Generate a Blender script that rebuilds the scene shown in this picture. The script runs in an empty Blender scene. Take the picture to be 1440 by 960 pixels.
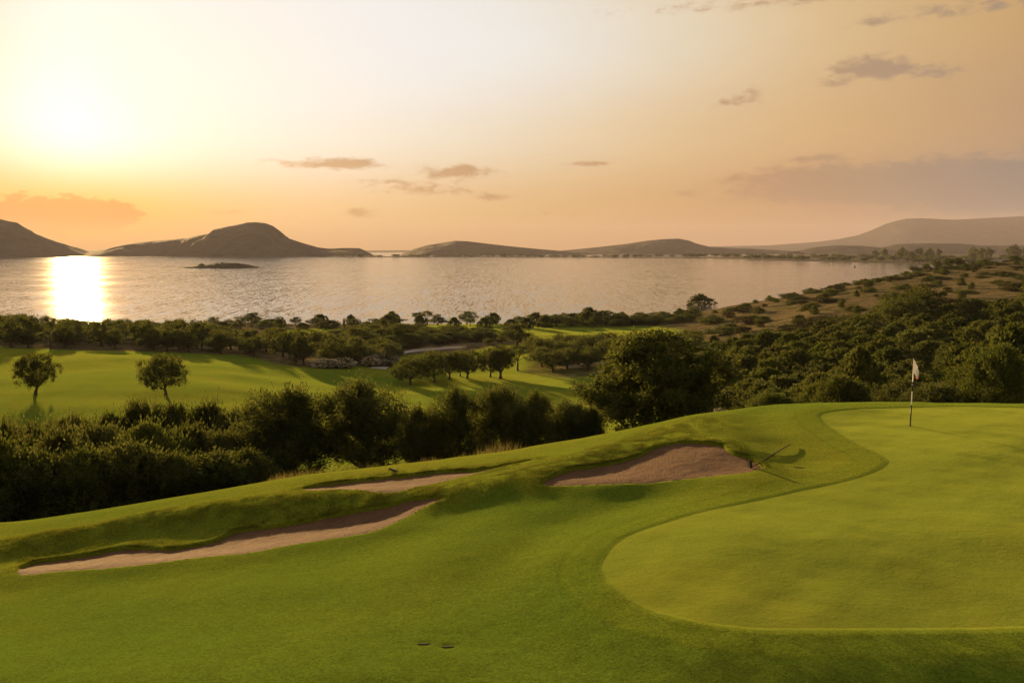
import bpy, math, random
import numpy as np
C = bpy.context.scene.collection
R = math.radians
F = 1120.0; PITCH = math.atan(130/1120.0); CP, SP = math.cos(PITCH), math.sin(PITCH)
CAMZ = 30.0
SUN_AZ, SUN_EL = -28.6, 6.8

# ------------------------------------------------------------------ helpers
def ray(px, py):
    u = (np.asarray(px, float)-720)/F; v = (480-np.asarray(py, float))/F
    dy = CP+v*SP; dz = -SP+v*CP
    return u/dy, dz/dy            # X per metre of Y, Z per metre of Y
def at(px, py, Y):
    s, t = ray(px, py)
    return s*Y, Y, CAMZ+t*Y
def azel(px, py):
    s, t = ray(px, py)
    return math.degrees(math.atan2(s, 1)), math.degrees(math.atan2(t, math.hypot(s, 1)))

def tag(o, label=None, cat=None, group=None, kind=None):
    if label: o['label'] = label
    if cat: o['category'] = cat
    if group: o['group'] = group
    if kind: o['kind'] = kind
    return o
def empty(name, loc, rz=0):
    o = bpy.data.objects.new(name, None); C.objects.link(o)
    o.location = loc; o.rotation_euler = (0, 0, rz); o.empty_display_size = .3
    return o
def mesh_np(name, verts, faces, smooth=True, attrs=None):
    verts = np.asarray(verts, np.float32).reshape(-1, 3)
    me = bpy.data.meshes.new(name)
    if isinstance(faces, np.ndarray):
        n, k = faces.shape
        me.vertices.add(len(verts)); me.vertices.foreach_set('co', verts.ravel())
        me.loops.add(n*k); me.loops.foreach_set('vertex_index', faces.astype(np.int32).ravel())
        me.polygons.add(n)
        me.polygons.foreach_set('loop_start', np.arange(0, n*k, k, dtype=np.int32))
        me.polygons.foreach_set('loop_total', np.full(n, k, np.int32))
        me.update(calc_edges=True)
    else:
        me.from_pydata([tuple(map(float, v)) for v in verts], [], faces)
    me.polygons.foreach_set('use_smooth', np.full(len(me.polygons), smooth, bool))
    if attrs:
        for k_, a in attrs.items():
            at_ = me.attributes.new(k_, 'FLOAT', 'POINT')
            at_.data.foreach_set('value', np.asarray(a, np.float32).ravel())
    me.update()
    return me
def link(name, me, mat=None, parent=None, loc=None):
    o = bpy.data.objects.new(name, me); C.objects.link(o)
    if mat and len(me.materials) == 0: me.materials.append(mat)
    if parent: o.parent = parent
    if loc is not None: o.location = loc
    return o
def srgb(r, g, b):
    f = lambda c: (c/255/12.92) if c <= 10 else ((c/255+.055)/1.055)**2.4
    return (f(r), f(g), f(b), 1)

# value noise (numpy)
_rng0 = np.random.default_rng(7)
_T = _rng0.random((256, 256)).astype(np.float32)
def vnoise(x, y):
    xi = np.floor(x).astype(int); yi = np.floor(y).astype(int)
    fx = x-xi; fy = y-yi; fx = fx*fx*(3-2*fx); fy = fy*fy*(3-2*fy)
    a = _T[xi & 255, yi & 255]; b = _T[(xi+1) & 255, yi & 255]; c = _T[xi & 255, (yi+1) & 255]; d = _T[(xi+1) & 255, (yi+1) & 255]
    return (a*(1-fx)+b*fx)*(1-fy)+(c*(1-fx)+d*fx)*fy
def fbm(x, y, o=4):
    s = 0; a = .5
    for i in range(o):
        s = s+a*vnoise(x*2**i+17.3*i, y*2**i+5.1*i); a *= .5
    return s/(1-.5**o)-.5
def sstep(a, b, x):
    t = np.clip((x-a)/(b-a), 0, 1); return t*t*(3-2*t)

# ------------------------------------------------------------------ node helper
class NT:
    def __init__(s, tree): s.t = tree; s.n = tree.nodes; s.l = tree.links
    def new(s, typ, **kw):
        n = s.n.new(typ)
        for k, v in kw.items(): setattr(n, k, v)
        return n
    def put(s, sock, v):
        if isinstance(v, bpy.types.NodeSocket): s.l.new(v, sock)
        elif v is not None:
            if hasattr(sock.default_value, '__len__'):
                if not hasattr(v, '__len__'): v = (v,)*len(sock.default_value)
                sock.default_value = tuple(v)[:len(sock.default_value)]
            else: sock.default_value = v
    def m(s, op, a, b=None, c=None, clamp=False):
        n = s.new('ShaderNodeMath', operation=op); n.use_clamp = clamp
        s.put(n.inputs[0], a)
        if b is not None: s.put(n.inputs[1], b)
        if c is not None: s.put(n.inputs[2], c)
        return n.outputs[0]
    def mix(s, f, a, b, blend='MIX'):
        n = s.new('ShaderNodeMix', data_type='RGBA', blend_type=blend)
        s.put(n.inputs[0], f); s.put(n.inputs[6], a); s.put(n.inputs[7], b)
        return n.outputs[2]
    def ramp(s, f, stops, interp='LINEAR'):
        n = s.new('ShaderNodeValToRGB'); cr = n.color_ramp; cr.interpolation = interp
        while len(cr.elements) < len(stops): cr.elements.new(.5)
        for e, (p, c) in zip(cr.elements, stops): e.position = p; e.color = c if len(c) == 4 else (*c, 1)
        s.put(n.inputs[0], f); return n.outputs[0]
    def noise(s, vec, scale, detail=4, rough=.5, dist=0):
        n = s.new('ShaderNodeTexNoise'); s.put(n.inputs['Vector'], vec)
        n.inputs['Scale'].default_value = scale; n.inputs['Detail'].default_value = detail
        n.inputs['Roughness'].default_value = rough; n.inputs['Distortion'].default_value = dist
        return n.outputs[0]
    def mr(s, v, a, b, c=0., d=1., t='LINEAR'):
        n = s.new('ShaderNodeMapRange', interpolation_type=t); n.clamp = True
        for i, x in enumerate((v, a, b, c, d)): s.put(n.inputs[i], x)
        return n.outputs[0]
    def attr(s, name):
        n = s.new('ShaderNodeAttribute', attribute_name=name); return n.outputs['Fac']
    def xyz(s, x, y, z=0.):
        n = s.new('ShaderNodeCombineXYZ'); s.put(n.inputs[0], x); s.put(n.inputs[1], y); s.put(n.inputs[2], z); return n.outputs[0]
    def bump(s, h, strength, dist, normal=None):
        n = s.new('ShaderNodeBump'); n.inputs['Strength'].default_value = strength; n.inputs['Distance'].default_value = dist
        s.put(n.inputs['Height'], h)
        if normal: s.l.new(normal, n.inputs['Normal'])
        return n.outputs[0]
def mat(name):
    m = bpy.data.materials.new(name); m.use_nodes = True
    nt = NT(m.node_tree); b = m.node_tree.nodes['Principled BSDF']
    return m, nt, b
def flat_mat(name, col, rough=.6, var=.15, scale=8., metal=0):
    m, n, b = mat(name)
    g = n.new('ShaderNodeNewGeometry').outputs['Position']
    k = n.noise(g, scale, 4)
    c = n.mix(k, tuple(x*(1-var) for x in col[:3])+(1,), tuple(min(1, x*(1+var)) for x in col[:3])+(1,))
    n.put(b.inputs['Base Color'], c); b.inputs['Roughness'].default_value = rough; b.inputs['Metallic'].default_value = metal; b.inputs['Specular IOR Level'].default_value = .12
    return m

# ------------------------------------------------------------------ terrain height table
def yz(py, z):            # distance at which a point seen at row py has height z
    _, t = ray(720, py); return ((z-CAMZ)/t, z)
COLS = {
 0:   [(4, 24.2), yz(960, 23.5), yz(810, 22.3), yz(785, 22.1), yz(757, 22.0), yz(731, 21.8), (28, 20), (34, 17), (45, 14.5), (60, 12), (80, 10.6), (108, 10.2), (140, 9.6), (170, 8.7), (220, 6), (300, 1), (340, -1), (400, -3)],
 150: [(4, 24.2), yz(960, 23.7), yz(799, 22.5), yz(774, 22.3), yz(740, 22.1), yz(705, 22.0), (29, 20), (35, 17.3), (45, 15), (60, 12.2), (80, 10.6), (108, 10.2), (140, 9.6), (170, 8.5), (220, 5.5), (300, 1), (340, -1), (400, -3)],
 300: [(4, 24.2), yz(960, 23.8), yz(780, 22.7), yz(757, 22.5), yz(715, 22.4), yz(683, 22.3), (30, 20.3), (36, 18), (46, 15.5), (60, 12.4), (80, 10.6), (108, 9.6), (140, 9.2), (165, 8.2), (210, 4.5), (300, 1), (340, -1), (400, -3)],
 420: [(4, 24.2), yz(960, 23.85), yz(764, 22.8), yz(733, 22.7), yz(697, 22.7), yz(664, 22.5), (31, 20.5), (37, 18.5), (47, 16), (60, 12.5), (80, 10), (110, 8), (150, 6.8), (165, 6.2), (200, 3.2), (300, 1), (330, -.5), (400, -3)],
 540: [(4, 24.2), yz(960, 23.9), yz(742, 23.0), yz(712, 23.0), yz(680, 22.9), yz(651, 22.7), (31.5, 20.8), (38, 18.7), (48, 16), (60, 12.5), (80, 9), (110, 6.6), (150, 4.9), (165, 4.5), (200, 2.8), (295, 1.2), (330, -.5), (400, -3)],
 660: [(4, 24.2), yz(960, 24.0), yz(705, 23.3), yz(668, 23.2), yz(636, 22.9), (32, 20.8), (38, 18.8), (48, 16), (60, 12.2), (80, 8.6), (110, 5.8), (160, 3.6), (209, 2.2), (295, 1.2), (330, -.5), (400, -3)],
 780: [(4, 24.3), yz(960, 24.1), yz(686, 23.7), yz(660, 23.5), yz(619, 23.2), (32.5, 21.3), (39, 19.2), (49, 16.4), (60, 12.6), (80, 9), (110, 6), (160, 4), (210, 2.6), (290, 1.3), (335, -.5), (400, -3)],
 900: [(4, 24.4), yz(960, 24.2), yz(681, 24.0), yz(655, 23.95), yz(625, 23.9), yz(591, 23.75), (32, 22), (39, 20), (49, 17.7), (60, 14), (80, 10), (110, 6.6), (160, 4.3), (210, 2.8), (290, 1.4), (335, -.3), (400, -3)],
 1000:[(4, 24.4), yz(960, 24.3), yz(680, 24.2), yz(640, 24.25), yz(605, 24.4), yz(572, 24.4), (33, 22.6), (42, 19.8), (60, 15.5), (80, 12.5), (110, 9.6), (140, 8), (200, 5), (270, 3), (300, 3.2), (350, 2.5), (390, -.5), (440, -3)],
 1090:[(4, 24.4), yz(960, 24.3), yz(670, 24.25), yz(610, 24.4), yz(561, 24.45), (34, 22.8), (42, 20), (60, 16), (80, 13), (110, 11), (140, 10.5), (180, 9.6), (250, 8.6), (320, 8.5), (360, 8.2), (430, 4), (470, -1), (520, -3)],
 1200:[(4, 24.4), yz(960, 24.3), yz(660, 24.3), yz(600, 24.4), yz(558, 24.5), (34, 23), (42, 20.5), (60, 16.5), (80, 13.8), (110, 12), (140, 12.3), (180, 12.6), (250, 12.8), (330, 14.5), (380, 13.5), (450, 9), (520, 3), (560, -1), (620, -3)],
 1300:[(4, 24.4), yz(960, 24.3), yz(660, 24.3), yz(600, 24.4), yz(559, 24.5), (34, 23), (42, 20.5), (60, 17), (80, 14.6), (110, 13), (140, 13.5), (180, 14.2), (250, 15.2), (350, 17.2), (450, 20.3), (500, 19), (600, 12), (800, 2), (900, -2)],
 1440:[(4, 24.4), yz(960, 24.3), yz(660, 24.3), yz(610, 24.4), yz(563, 24.5), (34, 23.2), (45, 20.5), (60, 18), (80, 16), (110, 14.6), (140, 15), (180, 16), (250, 18), (350, 21), (450, 23.6), (560, 22), (700, 16), (900, 5), (1100, 0)],
}
NS, NY = 260, 760
S0, S1, L0, L1 = -1.3, 1.3, math.log(3.0), math.log(1300.0)
sg = np.linspace(S0, S1, NS); lg = np.linspace(L0, L1, NY)
cols = sorted(COLS); cs = np.array([(c-720)/F/.977 for c in cols])
prof = np.array([np.interp(lg, [math.log(k[0]) for k in COLS[c]], [k[1] for k in COLS[c]]) for c in cols])
TAB = np.array([np.interp(sg, cs, prof[:, j]) for j in range(NY)]).T    # NS x NY
def gsm(a, sig, ax):
    r = int(3*sig)+1; k = np.exp(-.5*(np.arange(-r, r+1)/sig)**2); k /= k.sum()
    pad = [(0, 0), (0, 0)]; pad[ax] = (r, r); b = np.pad(a, pad, mode='edge')
    return np.apply_along_axis(lambda v: np.convolve(v, k, 'valid'), ax, b)
TAB = gsm(TAB, 4.0, 0); TAB = gsm(TAB, 3.6, 1)
def tab(s, l):
    x = np.clip((s-S0)/(S1-S0)*(NS-1), 1, NS-3.001); y = np.clip((l-L0)/(L1-L0)*(NY-1), 1, NY-3.001)
    xi = np.floor(x).astype(int); yi = np.floor(y).astype(int); fx = x-xi; fy = y-yi
    def w(t): return ((1-t)**3/6, (3*t**3-6*t*t+4)/6, (-3*t**3+3*t*t+3*t+1)/6, t**3/6)
    wx, wy = w(fx), w(fy); z = 0
    for i in range(4):
        for j in range(4): z = z+wx[i]*wy[j]*TAB[xi+i-1, yi+j-1]
    return z
def base_h(x, y):
    x = np.asarray(x, float); y = np.maximum(np.asarray(y, float), 3.0)
    z = tab(x/y, np.log(y))
    near = 1-sstep(30, 45, y)
    z = z+near*(.12*fbm(x/3.1, y/3.1, 2)+.16*fbm(x/6.5+5, y/5.2+2, 2)+.03*fbm(x/.9, y/.9, 2))
    far = sstep(55, 90, y)*(1-sstep(280, 330, y))
    z = z+far*(1.1*fbm(x/26+3, y/15+9, 2)+.25*fbm(x/8, y/6, 2))
    hs = sstep(.26, .33, x/y)*sstep(70, 120, y)*(1-sstep(600, 700, y))
    z = z+hs*(2.2*fbm(x/22, y/22, 3))
    return z
def project(pts, hf=base_h, y0=5., y1=420.):
    out = []
    for px, py in pts:
        s, t = ray(px, py); Y = np.exp(np.linspace(math.log(y0), math.log(y1), 2500))
        d = CAMZ+t*Y-hf(s*Y, Y); k = np.argmax(d < 0)
        if d[k] >= 0: k = len(Y)-1
        a, b = Y[max(k-1, 0)], Y[k]; da, db = d[max(k-1, 0)], d[k]
        y = a+(b-a)*(da/(da-db+1e-9)); out.append((float(s*y), float(y)))
    return np.array(out)
def seg_dist(x, y, P, closed):
    d = np.full(x.shape, 1e9); n = len(P)
    for i in range(n if closed else n-1):
        a = P[i]; b = P[(i+1) % n]; ab = b-a; L = ab@ab+1e-12
        t = np.clip(((x-a[0])*ab[0]+(y-a[1])*ab[1])/L, 0, 1)
        d = np.minimum(d, (x-a[0]-t*ab[0])**2+(y-a[1]-t*ab[1])**2)
    return np.sqrt(d)
def inside(x, y, P):
    c = np.zeros(x.shape, bool); n = len(P)
    for i in range(n):
        (x1, y1), (x2, y2) = P[i], P[(i+1) % n]
        if y1 == y2: continue
        c ^= ((y1 > y) != (y2 > y)) & (x < (x2-x1)*(y-y1)/(y2-y1)+x1)
    return c
def smooth_line(P, closed, k=5):
    P = np.asarray(P, float); n = len(P); out = []
    for i in range(n if closed else n-1):
        p0, p1, p2, p3 = (P[(i-1) % n], P[i], P[(i+1) % n], P[(i+2) % n]) if closed else (P[max(i-1, 0)], P[i], P[i+1], P[min(i+2, n-1)])
        for j in range(k):
            t = j/k
            out.append(.5*((2*p1)+(-p0+p2)*t+(2*p0-5*p1+4*p2-p3)*t*t+(-p0+3*p1-3*p2+p3)*t**3))
    if not closed: out.append(P[-1])
    return np.array(out)

B_FAR = [
 [(760,681),(776,668),(806,658),(848,652),(880,645),(902,638),(923,627),(951,621),(987,621),(1015,625),(1029,635),(1054,643),(1071,652),(1074,657)],
 [(27,798),(46,789),(88,783),(135,776),(166,770),(198,769),(241,770),(283,763),(305,758),(319,751),(340,744),(390,738),(425,732),(488,719),(542,710),(577,701),(609,697),(628,698)],
 [(425,686),(471,678),(527,672),(570,668),(612,662),(641,661),(669,660),(711,652),(754,645)]]
B_NEAR = [
 [(1054,663),(1008,668),(955,674),(902,679),(813,682)],
 [(598,712),(570,727),(524,747),(471,756),(400,767),(354,776),(283,783),(212,792),(142,799),(71,804),(28,807)],
 [(719,653),(666,666),(619,678),(570,689),(531,692),(506,688),(453,689)]]
GREEN = smooth_line(project([(1150,586),(1175,577),(1240,573),(1340,571),(1460,573),(1700,580),(1760,640),(1800,760),(1700,880),(1440,884),(1250,887),(1060,886),(945,868),(878,840),(842,808),(846,782),(880,752),(975,721),(1100,694),(1195,673),(1240,655),(1236,640),(1185,614)]), True, 6)
RA_PTS = [(-60,790),(0,778),(120,756),(230,735),(330,720),(430,711),(520,704),(640,697),(720,681),(800,659),(870,634),(930,613),(985,595)]
RIDGE_A = smooth_line(project(RA_PTS), False, 4)
RIDGE_B = smooth_line(project([(-60,818),(28,811),(212,797),(354,781),(471,761),(560,740),(620,716),(700,698),(800,686),(950,678),(1050,668),(1085,655)]), False, 4)
def ridge_h(x, y):
    x = np.asarray(x, float); y = np.asarray(y, float); z = np.zeros(x.shape); m = (y < 36) & (y > 5)
    xm, ym = x[m], y[m]
    da = seg_dist(xm, ym, RIDGE_A, False); db = seg_dist(xm, ym, RIDGE_B, False)
    ex, ey = RIDGE_A[-1]; tp = sstep(.3, 4.5, np.hypot(xm-ex, ym-ey))
    gd_ = seg_dist(xm, ym, GREEN[::2], True); gi = inside(xm, ym, GREEN)
    z[m] = np.where(gi, 0, -.13*np.exp(-((gd_-1.9)/1.0)**2)+.05*np.exp(-((gd_-4.2)/1.1)**2))*sstep(31, 27, ym)*sstep(0, .3, gd_)+.32*np.exp(-(da/1.05)**2)*tp+.12*np.exp(-(db/.8)**2)
    return z
def h2(x, y): return base_h(x, y)+ridge_h(x, y)
BUNK = []
for f_, n_ in zip(B_FAR, B_NEAR):
    full = smooth_line(project(f_+n_, h2), True, 5); BUNK.append((full, project([f_[-1]]+n_+[f_[0]], h2), project(f_, h2)))
SWALE = smooth_line(project([(470,704),(540,699),(600,697)]), False, 4)
DIVOTS = project([(597, 904), (629, 908), (1123, 657), (1096, 566)], h2)

def ground_h(x, y):
    x = np.asarray(x, float); y = np.asarray(y, float)
    z = np.array(base_h(x, y), float)
    m = (y < 36) & (y > 5)
    if m.any():
        xm, ym = x[m], y[m]; zz = z[m]
        da = seg_dist(xm, ym, RIDGE_A, False)
        zz = zz+ridge_h(xm, ym)
        rg = np.exp(-(da/1.3)**2); zz = zz+rg*(.05*fbm(xm/.45, ym/.45, 3)+.10*fbm(xm/1.3, ym/1.3, 2))
        for bi, (full, near, far) in enumerate(BUNK):
            sd = seg_dist(xm, ym, full, True); ins = inside(xm, ym, full)
            rag = .05*fbm(xm/.22, ym/.22, 2)
            zz = zz-np.where(ins, .9*sstep(.0, .22, sd+rag), 0)
            df = seg_dist(xm, ym, far, False)
            zz = zz+np.where(ins, 0, (.03+.05*fbm(xm/.5, ym/.5, 2))*np.exp(-(df/.45)**2)*sstep(0, .05, df)*sstep(.3, 2., np.hypot(xm-far[-1, 0], ym-far[-1, 1])))
        for dx, dy in DIVOTS[:3]:
            zz = zz-.025*np.exp(-(((xm-dx)/.15)**2+((ym-dy)/.09)**2))
        z[m] = zz
    return z
def sand_h(x, y, b):
    full, near, far = BUNK[b]
    dn = seg_dist(x, y, near, False); df = seg_dist(x, y, far, False)
    w = sstep(0, 1, dn/(dn+df+1e-6))
    return h2(x, y)-.015-.055*w+.035*fbm(x/.8, y/.8, 3)*w+.02*fbm(x/.15, y/.15, 2)

# ------------------------------------------------------------------ terrain sheet
def terrain():
    s = np.linspace(-1.12, 1.12, 1000)
    Y = np.concatenate([[2.0, 3.0, 4.0], np.linspace(5, 33, 420), np.exp(np.linspace(math.log(33.1), math.log(1250), 330))])
    SS, YY = np.meshgrid(s, Y, indexing='ij'); X = SS*YY
    x, y = X.ravel(), YY.ravel(); z = ground_h(x, y)
    ns, ny = len(s), len(Y)
    i = np.arange(ns*ny).reshape(ns, ny)
    f = np.stack([i[:-1, :-1], i[1:, :-1], i[1:, 1:], i[:-1, 1:]], -1).reshape(-1, 4)
    sv = x/y
    gd = np.full(x.shape, -5.); m = y < 36
    d = seg_dist(x[m], y[m], GREEN, True); ins = inside(x[m], y[m], GREEN); gd[m] = np.clip(np.where(ins, d, -d), -5, 5)
    rough = np.zeros(x.shape)
    da = seg_dist(x[m], y[m], RIDGE_A, False); r_ = np.exp(-(da/1.3)**2)
    for full, near, far in BUNK: r_ = np.maximum(r_, np.exp(-(seg_dist(x[m], y[m], far, False)/.8)**2))
    rough[m] = r_
    # dry / undergrowth masks
    def pm(poly, soft, wob=6.):
        P = np.array(poly, float); xx = x+wob*fbm(x/12, y/12, 2); yy_ = y+wob*fbm(x/12+40, y/12, 2)
        mm = y > 24; o = np.zeros(x.shape)
        d_ = seg_dist(xx[mm], yy_[mm], P, True); in_ = inside(xx[mm], yy_[mm], P)
        o[mm] = sstep(-soft, soft, np.where(in_, d_, -d_)); return o
    px2 = lambda px, Y_: ((px-720)/F/.985*Y_, Y_)
    wood = project([(-400,484),(-100,486),(0,488),(150,493),(260,496),(330,499),(400,513),(445,517),(500,516),(540,512)])
    wood = np.array(list(map(tuple, wood))+[px2(560,205), px2(640,215), px2(760,235), px2(745,262), px2(640,262), px2(560,250), px2(500,255), px2(480,235), px2(470,212), px2(430,205), px2(400,240), px2(380,280), px2(500,292), px2(640,318), px2(640,420), px2(-500,420)])
    dry = pm(wood, 2.)
    clump = np.array([px2(735,172), px2(800,160), px2(880,165), px2(960,185), px2(985,215), px2(900,225), px2(820,215), px2(750,195)])
    dry = np.maximum(dry, .8*pm(clump, 2., 3.))
    hill = np.array([px2(985,215), px2(1010,170), px2(1080,178), px2(1200,188), px2(1500,200), px2(2000,200), px2(2000,1300), px2(900,1300), px2(905,420), px2(850,300), px2(930,292), px2(975,240)])
    dry = np.maximum(dry, pm(hill, 5.))
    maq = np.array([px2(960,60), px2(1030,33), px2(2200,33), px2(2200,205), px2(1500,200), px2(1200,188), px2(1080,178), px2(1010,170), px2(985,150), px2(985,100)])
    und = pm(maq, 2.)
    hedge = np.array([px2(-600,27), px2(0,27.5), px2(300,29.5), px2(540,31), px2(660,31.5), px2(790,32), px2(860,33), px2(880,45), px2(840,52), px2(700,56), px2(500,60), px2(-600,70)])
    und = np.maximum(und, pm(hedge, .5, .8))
    sandy = np.zeros(x.shape)
    for P, r in ((project([(592,491),(640,488)], base_h), 4.), (project([(800,516),(860,508)], base_h), 3.)):
        sandy = np.maximum(sandy, 1-sstep(.7, 1, seg_dist(x, y, P, False)/(r+1.5*fbm(x/4, y/4, 2))))
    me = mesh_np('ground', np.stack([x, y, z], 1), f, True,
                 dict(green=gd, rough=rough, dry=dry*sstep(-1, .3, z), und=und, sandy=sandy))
    return me

def ground_mat():
    m, n, b = mat('turf')
    g = n.new('ShaderNodeNewGeometry').outputs['Position']
    n1 = n.noise(g, .35, 3, .6); n2 = n.noise(g, 3.0, 4, .65); n3 = n.noise(g, 45., 3, .7); n4 = n.noise(g, .06, 3, .5)
    # fairway / fringe turf
    c = n.mix(n1, (.040, .090, .010, 1), (.085, .122, .013, 1))
    c = n.mix(n.mr(n4, .42, .62), c, (.122, .130, .014, 1))
    c = n.mix(n.mr(n2, .3, .75, 0, .55), c, (.060, .108, .011, 1))
    # putting green
    gs = n.attr('green'); wob = n.m('ADD', gs, n.m('MULTIPLY', n.m('SUBTRACT', n2, .5), .12))
    pg = n.mix(n2, (.088, .122, .014, 1), (.116, .142, .018, 1))
    c = n.mix(n.mr(wob, -.10, .12), c, pg)
    ring = n.m('MULTIPLY', n.mr(wob, -.75, -.68), n.mr(wob, -.02, .03, 1, 0))
    c = n.mix(n.m('MULTIPLY', ring, .45), c, (.10, .138, .012, 1))
    edge = n.mr(n.m('ABSOLUTE', n.m('ADD', wob, .72)), .0, .09, .4, 0)
    edge2 = n.mr(n.m('ABSOLUTE', wob), .0, .06, .5, 0)
    c = n.mix(n.m('MAXIMUM', edge, edge2), c, (.05, .085, .006, 1))
    # rough
    r_ = n.attr('rough')
    rc = n.mix(n2, (.065, .105, .008, 1), (.14, .14, .014, 1))
    c = n.mix(n.m('MULTIPLY', n.mr(r_, .15, .8), .75), c, rc)
    d_ = n.attr('dry'); dn = n.noise(g, .17, 7, .72)
    dc = n.ramp(dn, [(.30, (.028, .036, .012)), (.46, (.06, .052, .026)), (.53, (.13, .100, .058)), (.60, (.075, .062, .036)), (.72, (.036, .042, .016))])
    c = n.mix(d_, c, dc)
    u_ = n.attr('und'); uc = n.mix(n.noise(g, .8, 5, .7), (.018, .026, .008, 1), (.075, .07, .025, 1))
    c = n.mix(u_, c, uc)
    c = n.mix(n.attr('sandy'), c, n.mix(n2, (.24, .17, .10, 1), (.33, .25, .16, 1)))
    n5 = n.noise(g, 17., 4, .75); n6 = n.noise(g, .16, 4, .6, .6)
    c = n.mix(n.m('MULTIPLY', n.mr(n6, .50, .66), .45), c, n.mix(1., c, (1.2, .95, .9, 1), 'MULTIPLY'))
    c = n.mix(n.m('MULTIPLY', n.m('MULTIPLY', n.mr(n5, .44, .60), .85), n.mr(gs, -.1, .1, 1, .35)), c, n.mix(1., c, (.55, .62, .6, 1), 'MULTIPLY'))
    c = n.mix(n.m('MULTIPLY', n.mr(n3, .44, .62), n.mr(gs, -.1, .1, .8, .35)), c, n.mix(1., c, (.42, .5, .42, 1), 'MULTIPLY'))
    c = n.mix(1., c, (1.5, 1.45, 1.4, 1), 'MULTIPLY')
    n.put(b.inputs['Base Color'], c); b.inputs['Roughness'].default_value = .9
    b.inputs['Sheen Weight'].default_value = .17; b.inputs['Sheen Roughness'].default_value = .38; n.put(b.inputs['Sheen Tint'], n.mix(n.m('MAXIMUM', d_, u_), (.60, .70, .12, 1), (.07, .055, .03, 1)))
    b.inputs['Specular IOR Level'].default_value = .0
    fine = n.m('MULTIPLY', n3, n.mr(gs, -.1, .1, 1, .12))
    bu = n.bump(fine, .9, .022)
    gk = n.mr(gs, -.1, .1, 1, .3)
    bu = n.bump(n.m('MULTIPLY', n.noise(g, 9., 4, .7), gk), .55, .035, bu)
    bu = n.bump(n.m('MULTIPLY', n.noise(g, 1.1, 5, .65), gk), .5, .10, bu)
    n.put(b.inputs['Normal'], bu)
    return m
M_TURF = ground_mat()
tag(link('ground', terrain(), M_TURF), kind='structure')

def sand_mat():
    m, n, b = mat('sand')
    g = n.new('ShaderNodeNewGeometry').outputs['Position']
    a = n.noise(g, 2.2, 5, .65); f = n.noise(g, 60, 3, .7); k = n.noise(g, 14, 3, .6, 1.5)
    c = n.mix(n.mr(a, .3, .7), (.100, .055, .030, 1), (.150, .088, .050, 1))
    c = n.mix(n.mr(k, .55, .75, 0, .5), c, (.085, .042, .024, 1))
    c = n.mix(n.mr(f, .4, .8, 0, .4), c, (.24, .145, .095, 1))
    n.put(b.inputs['Base Color'], c); b.inputs['Roughness'].default_value = .95; b.inputs['Specular IOR Level'].default_value = .1
    wv = n.new('ShaderNodeTexWave'); n.put(wv.inputs['Vector'], g); wv.inputs['Scale'].default_value = 3.2; wv.inputs['Distortion'].default_value = 14.; wv.inputs['Detail'].default_value = 2; wv.inputs['Detail Scale'].default_value = .35
    k = n.m('ADD', k, n.m('MULTIPLY', wv.outputs['Fac'], .10))
    n.put(b.inputs['Normal'], n.bump(f, .9, .016, n.bump(k, 1., .06, n.bump(a, .8, .14))))
    return m
M_SAND = sand_mat()
for b in range(3):
    full = BUNK[b][0]; x0, y0 = full.min(0)-.05; x1, y1 = full.max(0)+.05
    st = .075; gx = np.arange(x0, x1+st, st); gy = np.arange(y0, y1+st, st)
    XX, YY = np.meshgrid(gx, gy, indexing='ij'); x, y = XX.ravel(), YY.ravel()
    keep = inside(x, y, full) | (seg_dist(x, y, full, True) < .04)
    z = sand_h(x, y, b)
    i = np.arange(len(x)).reshape(XX.shape)
    f = np.stack([i[:-1, :-1], i[1:, :-1], i[1:, 1:], i[:-1, 1:]], -1).reshape(-1, 4)
    f = f[keep[f].all(1)]
    used = np.unique(f); mp = np.zeros(len(x), int); mp[used] = np.arange(len(used))
    me = mesh_np('bunker_sand', np.stack([x, y, z], 1)[used], mp[f], True)
    tag(link('sand_bunker', me, M_SAND), kind='structure')

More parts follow.
